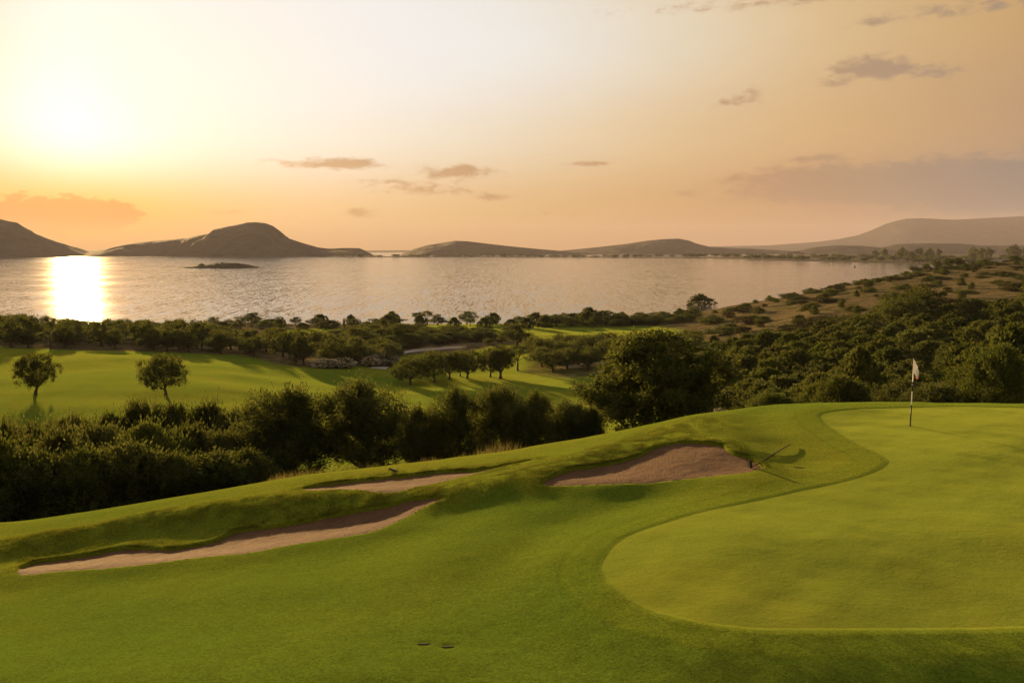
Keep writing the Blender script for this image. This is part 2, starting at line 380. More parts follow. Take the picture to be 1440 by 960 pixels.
# ------------------------------------------------------------------ sea
def sea_mat():
    m, n, b = mat('sea_water')
    g = n.new('ShaderNodeNewGeometry').outputs['Position']
    b.inputs['Base Color'].default_value = (.05, .055, .06, 1); b.inputs['Roughness'].default_value = .16
    b.inputs['IOR'].default_value = 1.333
    mp = n.new('ShaderNodeMapping'); n.put(mp.inputs[0], g); mp.inputs['Scale'].default_value = (1, .55, 1)
    w1 = n.noise(mp.outputs[0], .11, 5, .7); w2 = n.noise(mp.outputs[0], .55, 4, .7); w3 = n.noise(g, .012, 3, .6)
    n.put(b.inputs['Roughness'], n.mr(w3, .35, .65, .06, .10))
    def nvec(scale, sx_, sy_, k):
        q = n.new('ShaderNodeMapping'); n.put(q.inputs[0], g); q.inputs['Scale'].default_value = (sx_, sy_, 1)
        t = n.new('ShaderNodeTexNoise'); n.put(t.inputs['Vector'], q.outputs[0]); t.inputs['Scale'].default_value = scale; t.inputs['Detail'].default_value = 3; t.inputs['Roughness'].default_value = .65
        v = n.new('ShaderNodeVectorMath', operation='SUBTRACT'); n.put(v.inputs[0], t.outputs['Color']); v.inputs[1].default_value = (.5, .5, .5)
        v2 = n.new('ShaderNodeVectorMath', operation='MULTIPLY'); n.put(v2.inputs[0], v.outputs[0]); v2.inputs[1].default_value = (k*.36, k, 0)
        return v2.outputs[0]
    def vadd(a, b_):
        v = n.new('ShaderNodeVectorMath', operation='ADD'); n.put(v.inputs[0], a); n.put(v.inputs[1], b_); return v.outputs[0]
    tot = vadd(vadd(nvec(1.7, 1, .12, .42), vadd(nvec(.65, 1, .06, .20), nvec(.2, 1, .05, .07))), (0, 0, 1))
    nn = n.new('ShaderNodeVectorMath', operation='NORMALIZE'); n.put(nn.inputs[0], tot)
    n.put(b.inputs['Normal'], nn.outputs[0])
    return m
sea = mesh_np('sea', [(-14000, 60, 0), (14000, 60, 0), (14000, 14400, 0), (-14000, 14400, 0)], [(0, 1, 2, 3)], False)
tag(link('sea', sea, sea_mat()), kind='structure')

# ------------------------------------------------------------------ far hills
def hill_mat(name, c1, c2, sc=.02):
    m, n, b = mat(name); g = n.new('ShaderNodeNewGeometry').outputs['Position']
    k = n.noise(g, sc, 6, .7)
    n.put(b.inputs['Base Color'], n.mix(n.mr(k, .35, .65), c1, c2)); b.inputs['Roughness'].default_value = .95
    b.inputs['Specular IOR Level'].default_value = .1
    n.put(b.inputs['Normal'], n.bump(k, .9, 22.))
    return m
M_HILL = hill_mat('hill_scrub', (.030, .030, .014, 1), (.075, .058, .035, 1))
def hill(name, Y, depth, pts, rough=.09, step=1.0, seed=1):
    """a real hill: its crest runs at distance Y, front and back slopes fall to the sea over `depth` metres"""
    P = np.array(pts, float); px = np.arange(P[0, 0], P[-1, 0]+step, step)
    py = np.interp(px, P[:, 0], P[:, 1])
    s, t = ray(px, py); zc = CAMZ+t*Y
    zc = np.maximum(zc, -2)
    tt = np.linspace(-1, 1, 41)
    W = np.interp(zc, [0, 10, 60, 400], [.25, .35, .8, 1.])*depth
    SX, TT = np.meshgrid(s, tt, indexing='ij'); ZC = np.repeat(zc[:, None], len(tt), 1); WW = np.repeat(W[:, None], len(tt), 1)
    yy = Y+TT*WW; xx = SX*Y
    sh = np.clip(1-np.abs(TT), 0, 1)**.85
    nz = fbm(xx/(depth*.22)+seed*7.7, yy/(depth*.22)+seed, 5)
    z = (ZC+3)*sh-3+nz*rough*ZC*4*(np.abs(TT)*(1-np.abs(TT))*4)+rough*ZC*.12*fbm(xx/18., yy/18.+seed, 3)
    i = np.arange(xx.size).reshape(xx.shape)
    f = np.stack([i[:-1, :-1], i[1:, :-1], i[1:, 1:], i[:-1, 1:]], -1).reshape(-1, 4)
    me = mesh_np(name, np.stack([xx.ravel(), yy.ravel(), z.ravel()], 1), f, True)
    return tag(link(name, me, M_HILL), kind='structure')
hill('headland_hill', 3300, 420, [(-420,330),(-300,300),(-150,290),(-40,300),(0,308),(12,311),(24,313),(36,321),(48,328),(62,334),(78,340),(92,347),(105,353),(118,357.5),(140,361)], seed=1)
hill('headland_hill', 3500, 460, [(90,361),(112,357.5),(130,355),(150,350),(172,345),(190,341.5),(215,339),(240,337),(262,335),(280,331),(296,328),(303,322),(318,319),(332,316.5),(347,313),(360,312.5),(374,314),(384,318),(394,325),(400,333),(414,338),(430,343),(448,348),(462,349.5),(485,348.5),(505,349),(513,352),(520,357),(530,360.5)], seed=2)
hill('headland_hill', 4300, 430, [(558,361),(570,355),(582,350),(600,345),(622,341.5),(640,338.5),(655,339),(680,342),(710,345.5),(745,349),(780,352),(820,354.5),(850,357),(870,358.5)], seed=3)
hill('headland_hill', 5000, 520, [(740,358),(770,354),(800,351.5),(840,347.5),(880,343),(910,338.5),(935,336),(955,335.5),(968,338),(980,342.5),(1000,347.5),(1050,349.5),(1100,352),(1130,354.5)], seed=4)
hill('far_mountain', 10500, 1700, [(920,352),(1000,346.5),(1080,345),(1150,340),(1180,336),(1205,331),(1225,324),(1245,315),(1262,310),(1275,307.5),(1300,307),(1340,309),(1390,306.5),(1440,304),(1600,296),(1800,300),(2000,312)], seed=6)
hill('low_coast', 7200, 600, [(20,353),(70,352.5),(160,352),(300,351.5),(500,352.3),(600,351.8),(760,352.5)], seed=9)
hill('low_hill', 4600, 500, [(1120,353),(1150,347),(1175,345),(1210,345.5),(1240,348),(1262,343),(1300,342),(1350,342.5),(1380,345),(1440,345),(1700,340),(1900,350)], seed=8)

M_SHORE = hill_mat('shore_scrub', (.030, .034, .014, 1), (.10, .08, .045, 1), .05)
def flat_land(name, near, far, top, amp=.8, seed=3):
    """low coastal land between a near and a far shoreline given as (pixel column, metres)"""
    N = np.array(near, float); px = np.linspace(N[0, 0], N[-1, 0], 500)
    yn = np.interp(px, N[:, 0], N[:, 1]); Fa = np.array(far, float); yf = np.interp(px, Fa[:, 0], Fa[:, 1])
    s, _ = ray(px, 360); tt = np.linspace(0, 1, 24)
    S, T = np.meshgrid(s, tt, indexing='ij'); yy = yn[:, None]*(1-T)+yf[:, None]*T
    yy = yy+fbm(S*90+seed, T*0+seed, 3)*np.minimum(T*8, 1)*0+fbm(S*60+seed, T*0, 4)*60*(T < .5)
    xx = S*yy; h = np.minimum(sstep(0, .05, T), sstep(0, .05, 1-T))
    z = -1+h*(top+1+amp*2*fbm(xx/60+seed, yy/60, 4))
    i = np.arange(xx.size).reshape(xx.shape)
    f = np.stack([i[:-1, :-1], i[1:, :-1], i[1:, 1:], i[:-1, 1:]], -1).reshape(-1, 4)
    return tag(link(name, mesh_np(name, np.stack([xx.ravel(), yy.ravel(), z.ravel()], 1), f, True), M_SHORE), kind='structure')
flat_land('far_spit', [(440,2950),(700,2900),(985,2650),(1030,2350),(1090,2050),(1200,1750),(1290,1560),(1500,1500),(1900,1450)],
          [(440,3150),(700,3060),(960,2900),(1010,2900),(1060,3500),(1200,4300),(1900,4300)], 1.6)
flat_land('far_spit', [(-300,2750),(112,2950),(300,3000),(470,3000),(600,3150)], [(-300,3100),(300,3250),(470,3250),(600,3300)], .9, .4, 9)
# little island
isl = [(255,376.5),(262,375),(275,374),(285,372.8),(300,371.5),(312,370.6),(325,369.6),(335,369.8),(345,371.5),(355,373.5),(367,376)]
def island():
    Y = 1290.; P = np.array(isl); px = np.arange(253, 369.5, .5); py = np.interp(px, P[:, 0], P[:, 1]); s, t = ray(px, py)
    zc = CAMZ+t*Y; zc[0] = zc[-1] = -1; tt = np.linspace(-1, 1, 21)
    S, T = np.meshgrid(s, tt, indexing='ij'); Zc = np.repeat(zc[:, None], 21, 1)
    yy = Y+T*28; xx = S*Y; z = (Zc+1)*(1-np.abs(T)**2)-1+fbm(xx/5, yy/5, 3)*1.2*(1-np.abs(T))
    i = np.arange(xx.size).reshape(xx.shape)
    f = np.stack([i[:-1, :-1], i[1:, :-1], i[1:, 1:], i[:-1, 1:]], -1).reshape(-1, 4)
    tag(link('island', mesh_np('island', np.stack([xx.ravel(), yy.ravel(), z.ravel()], 1), f, True), M_SHORE), kind='structure')
island()

# ------------------------------------------------------------------ foliage and trees
def leaf_mat(name, dark, light, trans, flower=None):
    m, n, b = mat(name)
    t = n.attr('tint'); oi = n.new('ShaderNodeObjectInfo').outputs['Random']
    c = n.mix(t, dark, light)
    c = n.mix(1., c, n.ramp(oi, [(0, (.62, .66, .7, 1)), (.5, (1., 1., 1., 1)), (1, (1.45, 1.35, 1.15, 1))]), 'MULTIPLY')
    c = n.mix(n.m('MULTIPLY', n.m('FRACT', n.m('MULTIPLY', oi, 7.3)), .5), c, n.mix(t, tuple(q*.62 for q in dark[:3])+(1,), (light[0]*1.05, light[1]*.82, light[2]*.9, 1)))
    n.put(b.inputs['Base Color'], c); b.inputs['Roughness'].default_value = .75; b.inputs['Specular IOR Level'].default_value = .06
    tr = n.new('ShaderNodeBsdfTranslucent'); n.put(tr.inputs[0], n.mix(.5, c, (.16, .17, .02, 1)))
    mx = n.new('ShaderNodeMixShader'); mx.inputs[0].default_value = trans
    out = m.node_tree.nodes['Material Output']
    n.l.new(b.outputs[0], mx.inputs[1]); n.l.new(tr.outputs[0], mx.inputs[2]); n.l.new(mx.outputs[0], out.inputs['Surface'])
    return m
M_OLIVE = leaf_mat('olive_leaves', (.030, .046, .013, 1), (.120, .148, .052, 1), .34)
M_CAROB = leaf_mat('carob_leaves', (.026, .042, .012, 1), (.098, .126, .038, 1), .34)
M_MAQUIS = leaf_mat('scrub_leaves', (.026, .046, .011, 1), (.112, .145, .038, 1), .3)
M_PALE = leaf_mat('pale_scrub_leaves', (.035, .05, .016, 1), (.11, .13, .045, 1), .3)
M_DRYSH = leaf_mat('dry_scrub_leaves', (.030, .028, .012, 1), (.085, .070, .030, 1), .2)
M_FLOWER = leaf_mat('white_blossom', (.35, .33, .30, 1), (.62, .60, .55, 1), .2)
def bark_mat():
    m, n, b = mat('bark'); g = n.new('ShaderNodeTexCoord').outputs['Object']
    k = n.noise(g, 7, 5, .7, .8)
    n.put(b.inputs['Base Color'], n.mix(k, (.03, .022, .015, 1), (.12, .09, .065, 1))); b.inputs['Roughness'].default_value = .9
    n.put(b.inputs['Normal'], n.bump(k, 1., .05)); return m
M_BARK = bark_mat()

def leaves_np(cen, axis, length, width, rng):
    n = len(cen)
    axis = axis/np.linalg.norm(axis, axis=1, keepdims=True)
    rnd = rng.normal(size=(n, 3)); side = np.cross(axis, rnd); side /= np.linalg.norm(side, axis=1, keepdims=True)+1e-9
    L = (length*rng.uniform(.7, 1.3, n))[:, None]; W = (width*rng.uniform(.7, 1.3, n))[:, None]
    v = np.stack([cen-axis*L*.5, cen+side*W*.5, cen+axis*L*.5, cen-side*W*.5], 1)
    return v.reshape(-1, 3)
def crown_mesh(name, rng, lobes, nspray, nleaf, spray, length, width, up=.4, inner=.12, zmin=None, strand=0., material=None):
    lobes = np.array(lobes, float); wgt = (lobes[:, 3]*lobes[:, 4]+lobes[:, 4]*lobes[:, 5]); wgt /= wgt.sum()
    k = rng.choice(len(lobes), nspray, p=wgt)
    d = rng.normal(size=(nspray, 3)); d[:, 2] += .15; d /= np.linalg.norm(d, axis=1, keepdims=True)
    r = np.where(rng.random(nspray) < inner, rng.uniform(.2, .7, nspray), rng.uniform(.78, 1.08, nspray))
    sc = lobes[k, :3]+d*lobes[k, 3:6]*r[:, None]
    # drop sprays deep inside another lobe
    dd = ((sc[:, None, :]-lobes[None, :, :3])/lobes[None, :, 3:6]); q = np.sqrt((dd**2).sum(-1)); q[np.arange(nspray), k] = 9
    ok = (q.min(1) > .62) | (rng.random(nspray) < .12)
    if zmin is not None: ok &= sc[:, 2] > zmin
    sc = sc[ok]; d = d[ok]; m = len(sc)
    tint = np.clip(rng.beta(.9, 1.3, m), 0, 1)
    ax = d+np.array([0, 0, up]); ax /= np.linalg.norm(ax, axis=1, keepdims=True)
    cnt = nleaf
    sr = spray*rng.uniform(.6, 1.45, m)
    off = rng.normal(size=(m, cnt, 3))*sr[:, None, None]*.42
    if strand > 0:
        off += ax[:, None, :]*(rng.normal(size=(m, cnt, 1))*strand*sr[:, None, None])
    cen = (sc[:, None, :]+off).reshape(-1, 3)
    if zmin is not None: cen[:, 2] = np.maximum(cen[:, 2], zmin*.7+rng.random(len(cen))*.2)
    la = (ax[:, None, :]*.8+off/(sr[:, None, None]+1e-6)*.7+rng.normal(size=(m, cnt, 3))*.45).reshape(-1, 3)
    v = leaves_np(cen, la, length, width, rng)
    tt = np.repeat(np.clip(tint[:, None]+rng.normal(size=(m, cnt))*.18, 0, 1).ravel(), 4)
    f = np.arange(len(v)).reshape(-1, 4)
    me = mesh_np(name, v, f, False, dict(tint=tt)); me.materials.append(material); return me
def tube(verts, faces, pts, radii, sides=8, rng=None):
    pts = np.array(pts, float); n = len(pts); base = len(verts)
    for i in range(n):
        t = pts[min(i+1, n-1)]-pts[max(i-1, 0)]; t /= np.linalg.norm(t)+1e-9
        a = np.cross(t, [0.3, 1, 0.1]); a /= np.linalg.norm(a)+1e-9; b = np.cross(t, a)
        for j in range(sides):
            th = 2*math.pi*j/sides; rr = radii[i]*(1+(.16*math.sin(3*th+i*.7) if radii[i] > .08 else 0))
            verts.append(tuple(pts[i]+rr*(math.cos(th)*a+math.sin(th)*b)))
    for i in range(n-1):
        for j in range(sides):
            faces.append((base+i*sides+j, base+i*sides+(j+1) % sides, base+(i+1)*sides+(j+1) % sides, base+(i+1)*sides+j))
    faces.append(tuple(base+(n-1)*sides+j for j in range(sides)))
def trunk_mesh(rng, fork, r0, lobes, lean=(0, 0), nl=7, sides=8, deep=.35):
    V, Fc = [], []; fx, fy = lean
    p = [(0, 0, -deep), (0, 0, 0), (fx*.25+rng.uniform(-.06, .06), fy*.3, fork*.35), (fx*.8, fy*.7, fork*.7), (fx, fy, fork)]
    tube(V, Fc, p, [r0*1.7, r0*1.45, r0*1.0, r0*.85, r0*.75], sides)
    ls = sorted(lobes, key=lambda l: -l[3])[:nl]
    for l in ls:
        e = np.array(l[:3]); s = np.array(p[3 if rng.random() < .4 else 4], float); mid = s*.5+e*.5+np.array([rng.uniform(-.2, .2), rng.uniform(-.2, .2), -.12*np.linalg.norm(e-s)])
        pts = [s, s*.6+mid*.4, mid, mid*.5+e*.5, e]
        tube(V, Fc, pts, [r0*.55, r0*.42, r0*.32, r0*.2, r0*.06], 6)
    me = mesh_np('trunk', V, Fc, True); me.materials.append(M_BARK); return me
def lobes_round(rng, cx, cy, cz, rx, ry, rz, n, size=.42, flat=.9, rise=0.):
    out = []
    for i in range(n):
        th = i*2.399+rng.uniform(-.3, .3); u = 1-1.75*(i+.5)/n; h = math.sqrt(max(0, 1-u*u)); k = rng.uniform(.52, .78)
        s = size*rng.uniform(.75, 1.25)
        out.append((cx+rx*k*h*math.cos(th), cy+ry*k*h*math.sin(th), cz+rz*k*u+rise*rng.uniform(0, 1), rx*s, ry*s, rz*s*flat))
    out.append((cx, cy, cz, rx*.6, ry*.6, rz*.6)); return out
class Proto: pass
def mk(name, crown, trunk, W, H, cat, crown_name='crown'):
    p = Proto(); p.name = name; p.crown = crown; p.trunk = trunk; p.W = W; p.H = H; p.cat = cat; p.cn = crown_name; p.extra = None; return p
def mesh_size(me):
    a = np.empty(len(me.vertices)*3, np.float32); me.vertices.foreach_get('co', a); a = a.reshape(-1, 3)
    lo, hi = np.percentile(a, 1, 0), np.percentile(a, 99, 0); return hi[0]-lo[0], hi[2]
def put(p, x, y, w, h, label, group=None, rz=None, z=None, cat=None, name=None, hf=None):
    """stand one tree or bush of width w and height h on the ground at x, y"""
    z = float(ground_h(np.array([x]), np.array([y]))[0]) if z is None else z
    rz = R(prng.uniform(0, 360)) if rz is None else rz
    if p.trunk is None:
        o = bpy.data.objects.new(name or p.name, p.crown); C.objects.link(o); o.location = (x, y, z-.05); o.rotation_euler = (0, 0, rz)
        o.scale = (w/p.W, w/p.W, h/p.H); root = o
    else:
        root = empty(name or p.name, (x, y, z), rz); root.scale = (w/p.W, w/p.W, h/p.H)
        c = bpy.data.objects.new(p.cn, p.crown); C.objects.link(c); c.parent = root
        t = bpy.data.objects.new('trunk', p.trunk); C.objects.link(t); t.parent = root
    if p.extra:
        e = bpy.data.objects.new('blossoms', p.extra); C.objects.link(e); e.parent = root
    tag(root, label, cat or p.cat, group)
    return root
prng = random.Random(11)
def tree_proto(name, seed, W, H, fork, r0, n, nspray, nleaf, spray, ll, lw, material, lean=(0, 0), low=.3, size=.42, up=.4, strand=0., cat='tree', flat=.9, rise=0., bumps=0, inner=.12, nl=7, bw=1., bh=1.):
    rng = np.random.default_rng(seed)
    cz = H*(low+1)/2; rz = H*(1-low)/2
    lobes = lobes_round(rng, lean[0], lean[1], cz, W/2, W/2, rz, n, size, flat, rise)
    for i in range(bumps):
        th = rng.uniform(0, 6.28); k = rng.uniform(0, .75); s = rng.uniform(.13, .22)
        lobes.append((lean[0]+W/2*k*math.cos(th), lean[1]+W/2*k*math.sin(th), cz+rz*math.sqrt(1-k*k)*.95, W*s*bw, W*s*bw, rz*s*2.2*bh))
    cm = crown_mesh('crown', rng, lobes, nspray, nleaf, spray, ll, lw, up, inner, H*max(low, .03)*.9, strand, material)
    tm = trunk_mesh(rng, fork, r0, lobes, lean, nl)
    w_, h_ = mesh_size(cm)
    return mk(name, cm, tm, w_, h_, cat)
# near olives beside the green (4-6 m), fine foliage
OL = [tree_proto('olive_tree', 20+i, 4.6, 4.6, 1.1, .2, 13, 950, 46, .30, .17, .058, M_OLIVE, low=.06, size=.30, up=1.3, strand=.85, bumps=20, bw=.6, bh=1.35, lean=(.15*(i-1), 0), cat='olive tree') for i in range(3)]
BIG = tree_proto('carob_tree', 31, 7.6, 5.8, 1.3, .26, 22, 1400, 46, .32, .17, .09, M_CAROB, low=.08, size=.23, up=.6, strand=.3, bumps=8, cat='tree', nl=10, inner=.2)
LONE = [tree_proto('carob_tree', 41, 6.4, 5.4, 1.3, .20, 16, 420, 42, .42, .20, .10, M_CAROB, low=.07, size=.38, up=.2, flat=.95, cat='tree', lean=(.35, 0)),
        tree_proto('carob_tree', 44, 7.0, 5.2, 1.1, .20, 18, 430, 42, .42, .20, .10, M_CAROB, low=.06, size=.34, up=.2, flat=.95, cat='tree', lean=(-.1, 0)),
        tree_proto('carob_tree', 47, 6.4, 5.4, 1.4, .27, 15, 400, 42, .45, .20, .10, M_CAROB, low=.14, size=.33, up=.2, cat='tree')]
MID = [tree_proto('olive_tree', 60+i, 6.2, 5.6, 1.3, .22, 12, 240, 26, .55, .30, .15, (M_OLIVE, M_CAROB, M_OLIVE, M_MAQUIS)[i], low=(.12, .20, .08, .02)[i], size=.36, up=.35, bumps=4, cat='tree') for i in range(4)]
THIN = [tree_proto('sparse_tree', 80+i, 4.2, 6.0, 2.2, .13, 9, 80, 18, .40, .28, .14, M_OLIVE, low=.45, size=.20, up=.5, cat='tree', inner=.02) for i in range(2)]
def bush_proto(name, seed, W, H, n, nspray, nleaf, spray, ll, lw, material, up=.5, strand=.2, cat='bush', size=.42, bumps=5):
    rng = np.random.default_rng(seed); lobes = []
    for i in range(n):
        th = i*2.399; k = math.sqrt((i+.5)/n)*.62; s = size*rng.uniform(.7, 1.2); hz_ = H*(.50-.28*k)*rng.uniform(.85, 1.15)
        lobes.append((W/2*k*math.cos(th), W/2*k*math.sin(th), hz_, W/2*s, W/2*s, hz_*.95))
    for i in range(bumps):
        th = rng.uniform(0, 6.28); k = rng.uniform(0, .6)
        lobes.append((W/2*k*math.cos(th), W/2*k*math.sin(th), H*(.80-.25*k), W*.15, W*.15, H*.17))
    cm = crown_mesh(name, rng, lobes, nspray, nleaf, spray, ll, lw, up, .08, .02, strand, material)
    w_, h_ = mesh_size(cm); return mk(name, cm, None, w_, h_, cat)
NB = [bush_proto('leafy_shrub', 100+i, 4.0, 3.4, 10, 720, 42, .27, .16, .062, (M_MAQUIS, M_OLIVE, M_PALE)[i], up=1.0, strand=.55, bumps=8, size=.36, cat='shrub') for i in range(3)]
HB = [bush_proto('scrub_bush', 120+i, 5.2, 4.4, 5, 620, 26, .26, .24, .13, (M_MAQUIS, M_OLIVE, M_PALE, M_MAQUIS, M_CAROB)[i], up=.3, strand=.1, cat='bush', size=.62, bumps=7) for i in range(5)]
FB = [bush_proto('scrub_bush', 140+i, 5.0, 3.6, 7, 130, 22, .55, .34, .20, (M_MAQUIS, M_CAROB, M_DRYSH)[i], up=.4, cat='bush') for i in range(3)]
# cypress
def cypress():
    rng = np.random.default_rng(9); lobes = [(0, 0, h, .8*(1-abs(h-3)/5.5), .8*(1-abs(h-3)/5.5), 1.0) for h in (1., 2., 3., 4., 5., 5.9)]
    cm = crown_mesh('crown', rng, lobes, 160, 26, .3, .26, .12, 1.5, .1, .2, .4, M_CAROB); tm = trunk_mesh(rng, 1.2, .12, [(0, 0, 4, .2, .2, .2)])
    w_, h_ = mesh_size(cm); return mk('cypress_tree', cm, tm, w_, h_, 'cypress')
CY = cypress()
rngf = np.random.default_rng(77)
OLE = bush_proto('oleander_bush', 160, 3.4, 2.6, 8, 230, 30, .34, .20, .07, M_PALE, up=.8)
OLE.extra = crown_mesh('blossoms', rngf, [(0, 0, 1.25, 1.62, 1.62, 1.2)], 240, 9, .20, .16, .13, .2, 0, .5, 0, M_FLOWER)

def gx(px, Y): s, _ = ray(px, 520); return float(s*Y)
def g1(pt, hf=None):
    q = project([pt], base_h)[0]; return float(q[0]), float(q[1])
def size_px(npx, Y): return npx/F*Y

# --- big tree right of the hedge
x, y = gx(917, 46), 46.
zb = float(base_h(x, y)); _, t_ = ray(917, 473); H_ = CAMZ+float(t_)*y-zb
put(BIG, x, y, size_px(178, y), H_, 'largest dark round tree, standing alone between the hedge of olives and the thicket', rz=R(20))
# --- olive hedge: (px centre, px top, width px, Y, proto, label)
HEDGE = [
 (400, 546, 142, 41, 0, 'broad dark olive tree at the left end of the tall olive row'),
 (508, 533, 122, 43, 1, 'tallest olive tree of the row, dense crown above the dry grass tufts'),
 (352, 590, 74, 45, 2, 'lower olive tree half hidden at the left shoulder of the broad dark olive'),
 (590, 569, 62, 41, 0, 'small olive tree in the dip of the row between two taller ones'),
 (638, 545, 72, 42, 1, 'narrow olive tree right of the dip in the row'),
 (706, 541, 90, 43, 2, 'wide olive tree in the right half of the row with an uneven top'),
 (752, 549, 62, 42, 1, 'upright olive tree tucked against the wide one in the right half of the row'),
 (797, 562, 80, 43, 2, 'pale grey green olive tree near the right end of the row'),
 (833, 572, 42, 42, 0, 'last and smallest olive tree at the right end of the row'),
]
for i, (px, pt, wp, Y, k, lab) in enumerate(HEDGE):
    x = gx(px, Y); zb = float(base_h(x, Y)); _, t_ = ray(px, pt); h = CAMZ+float(t_)*Y-zb
    put(OL[k], x, Y, size_px(wp*.88, Y), h*.94, lab, 'olive trees in the row below the green', rz=R(prng.choice((0, 70, 160, 250))), name='olive_tree', cat='olive tree')
# --- shrub belt at the left
BELT = [
 (-30,610,110,31,0),(36,640,112,31.5,1),(108,636,104,32.5,0),(78,612,90,35,2),(172,628,104,33,1),(236,642,92,33.5,0),(290,640,96,34,1),(340,634,80,35.5,0),(-10,600,90,38,2),
 (130,603,104,39,2),(202,600,112,38,0),(262,604,92,40,2),(312,610,80,40,2),(40,600,80,42,1),
 (20,604,70,47,0),(92,590,84,47,1),(150,585,70,49,0),(196,568,64,50,1),(240,574,84,50,0),(290,572,76,51,2),(330,578,60,50,1),(368,582,60,52,0),
 (-60,600,110,46,1),(-75,650,110,33,0)]
CAROBY = ['dark green', 'grey green', 'pale green']
seen = {}
def rel(px):
    return ('at the left edge' if px < 15 else 'left of the bent lone tree' if px < 50 else 'below the bent lone tree' if px < 115 else
            'between and below the two lone trees' if px < 190 else 'below the wider lone tree' if px < 255 else 'right of the wider lone tree' if px < 320 else 'against the broad dark olive')
for px, pt, wp, Y, k in BELT:
    x = gx(px, Y); zb = float(base_h(x, Y)); _, t_ = ray(px, pt); h = max(1.6, CAMZ+float(t_)*Y-zb)
    row = 'front row' if Y < 37 else 'middle row' if Y < 44 else 'back row'
    put(NB[k], x, Y, size_px(wp*1.1, Y), h, '%s shrub, %s of left belt, %s' % (CAROBY[k], row, rel(px)), 'shrubs of the belt left of the olive row', cat='shrub')
# --- lone trees on the left fairway
for (px, py, wp, hp, p, lab, rz) in ((50, 555, 56, 58, LONE[0], 'dark round lone tree with a bent trunk on the left fairway', 0),
                                 (233, 556, 60, 56, LONE[1], 'wider lone tree with a short straight trunk on the left fairway', 10)):
    x, y = g1((px, py)); put(p, x, y, size_px(wp, y), size_px(hp, y), lab, 'two lone trees on the left fairway', rz=R(rz), cat='tree')
# --- group of seven on the middle fairway
GRP = [(577,541,54,38,'leftmost and lowest tree of the group on the middle fairway, on a thin trunk'),(611,537,56,42,'second tree from the left in the middle fairway group'),
       (632,533,40,38,'tree behind and between the second and the broad tree of the middle fairway group'),(657,532,54,40,'broad tree with a thick trunk in the heart of the middle fairway group'),
       (690,530,44,38,'tree half hidden right of the thick trunk in the middle fairway group'),(704,532,54,45,'tallest dark tree near the right end of the middle fairway group'),(647,529,34,33,'small tree behind the broad one in the middle fairway group'),
       (728,521,34,36,'thin lighter tree just right of the middle fairway group')]
for i, (px, py, wp, hp, lab) in enumerate(GRP):
    x, y = g1((px, py)); put(LONE[i % 3] if i != 7 else THIN[0], x, y, size_px(wp*.84, y), size_px(hp, y), lab, 'group of trees on the middle fairway', cat='tree')
# --- thin trees and single ones around the middle and far fairways
SING = [(235,494,34,30,MID[1],'orange lit round tree at the fairway edge in front of the left wood'),(254,496,26,34,THIN[1],'leafless looking thin tree leaning at the edge of the left wood'),
        (72,491,30,27,THIN[0],'small sparse tree with a bent trunk at the edge of the left wood'),(16,489,48,40,MID[3],'big dark tree at the fairway edge, leftmost in the picture'),
        (427,513,34,40,MID[0],'twin crowned tree just left of the white flowering bush'),(464,510,34,32,MID[3],'round dark bush tree behind the white flowering bush'),(500,512,40,38,MID[2],'large rounded tree between the two white flowering bushes'),
        (727,486,44,30,MID[0],'wide tree standing alone on the strip of fairway above the group'),(706,483,14,12,MID[3],'little round tree left of the wide one on the fairway strip'),(718,477,12,14,MID[1],'little thin tree on the far fairway strip'),
        (690,476,15,14,THIN[1],'small tree alone on the far fairway left of the wide tree'),(686,485,16,9,MID[1],'low bush tree alone on the fairway below the far one'),
        (985,434,34,20,HB[0],'dark domed bush standing out against the sea on the shore slope'),(749,455,18,13,THIN[0],'small open tree on the shore right of the far fairway'),(732,457,13,12,THIN[1],'smallest open tree on the shore by the far fairway'),
        (588,459,16,20,THIN[0],'thin feathery tree rising above the middle wood against the sea')]
for (px, py, wp, hp, p, lab) in SING:
    x, y = g1((px, py)); put(p, x, y, size_px(wp, y), size_px(hp, y), lab, cat='tree' if p not in HB else 'bush')
for (px, py, wp, hp, lab) in ((540, 478, 13, 30, 'thick dark cypress among the round trees of the middle wood'), (484, 466, 4, 18, 'slim cypress spike in the shore trees against the sea')):
    x, y = g1((px, py)); put(CY, x, y, size_px(wp, y), size_px(hp, y), lab)
for (px, py, wp, hp, lab) in ((458,517,32,13,'left half of the white flowering oleander mass at the fairway edge'),(482,517,30,14,'right half of the white flowering oleander mass at the fairway edge'),
                              (540,514,34,18,'sparser white flowering oleander beside the pale path'),(523,515,22,15,'small oleander with few flowers left of the path')):
    x, y = g1((px, py)); put(OLE, x, y, size_px(wp, y), size_px(hp, y), lab, 'oleanders at the fairway edge', cat='oleander')
x, y = 6.28*1.45, 34.5
put(OLE, *( (gx(1016, 34.5), 34.5) ), .9, .95, 'pale flowering bush peeping over the crest right of the big dark tree', cat='oleander')

# --- scattered woods
def scatter(n_try, pxr, Yr, rad, rng, ok=None, pw=1.):
    pts = []
    for _ in range(n_try):
        px = rng.uniform(*pxr); Y = Yr[0]*(Yr[1]/Yr[0])**(rng.random()**pw)
        if ok and not ok(px, Y): continue
        X = gx(px, Y); r = rad(Y)
        if all((X-a)**2+(Y-b)**2 > (.5*(r+c))**2 for a, b, c, _ in pts): pts.append((X, Y, r, px))
    return pts
rs = random.Random(5)
SIZEW = {0: 'low', 1: 'middling', 2: 'tall'}
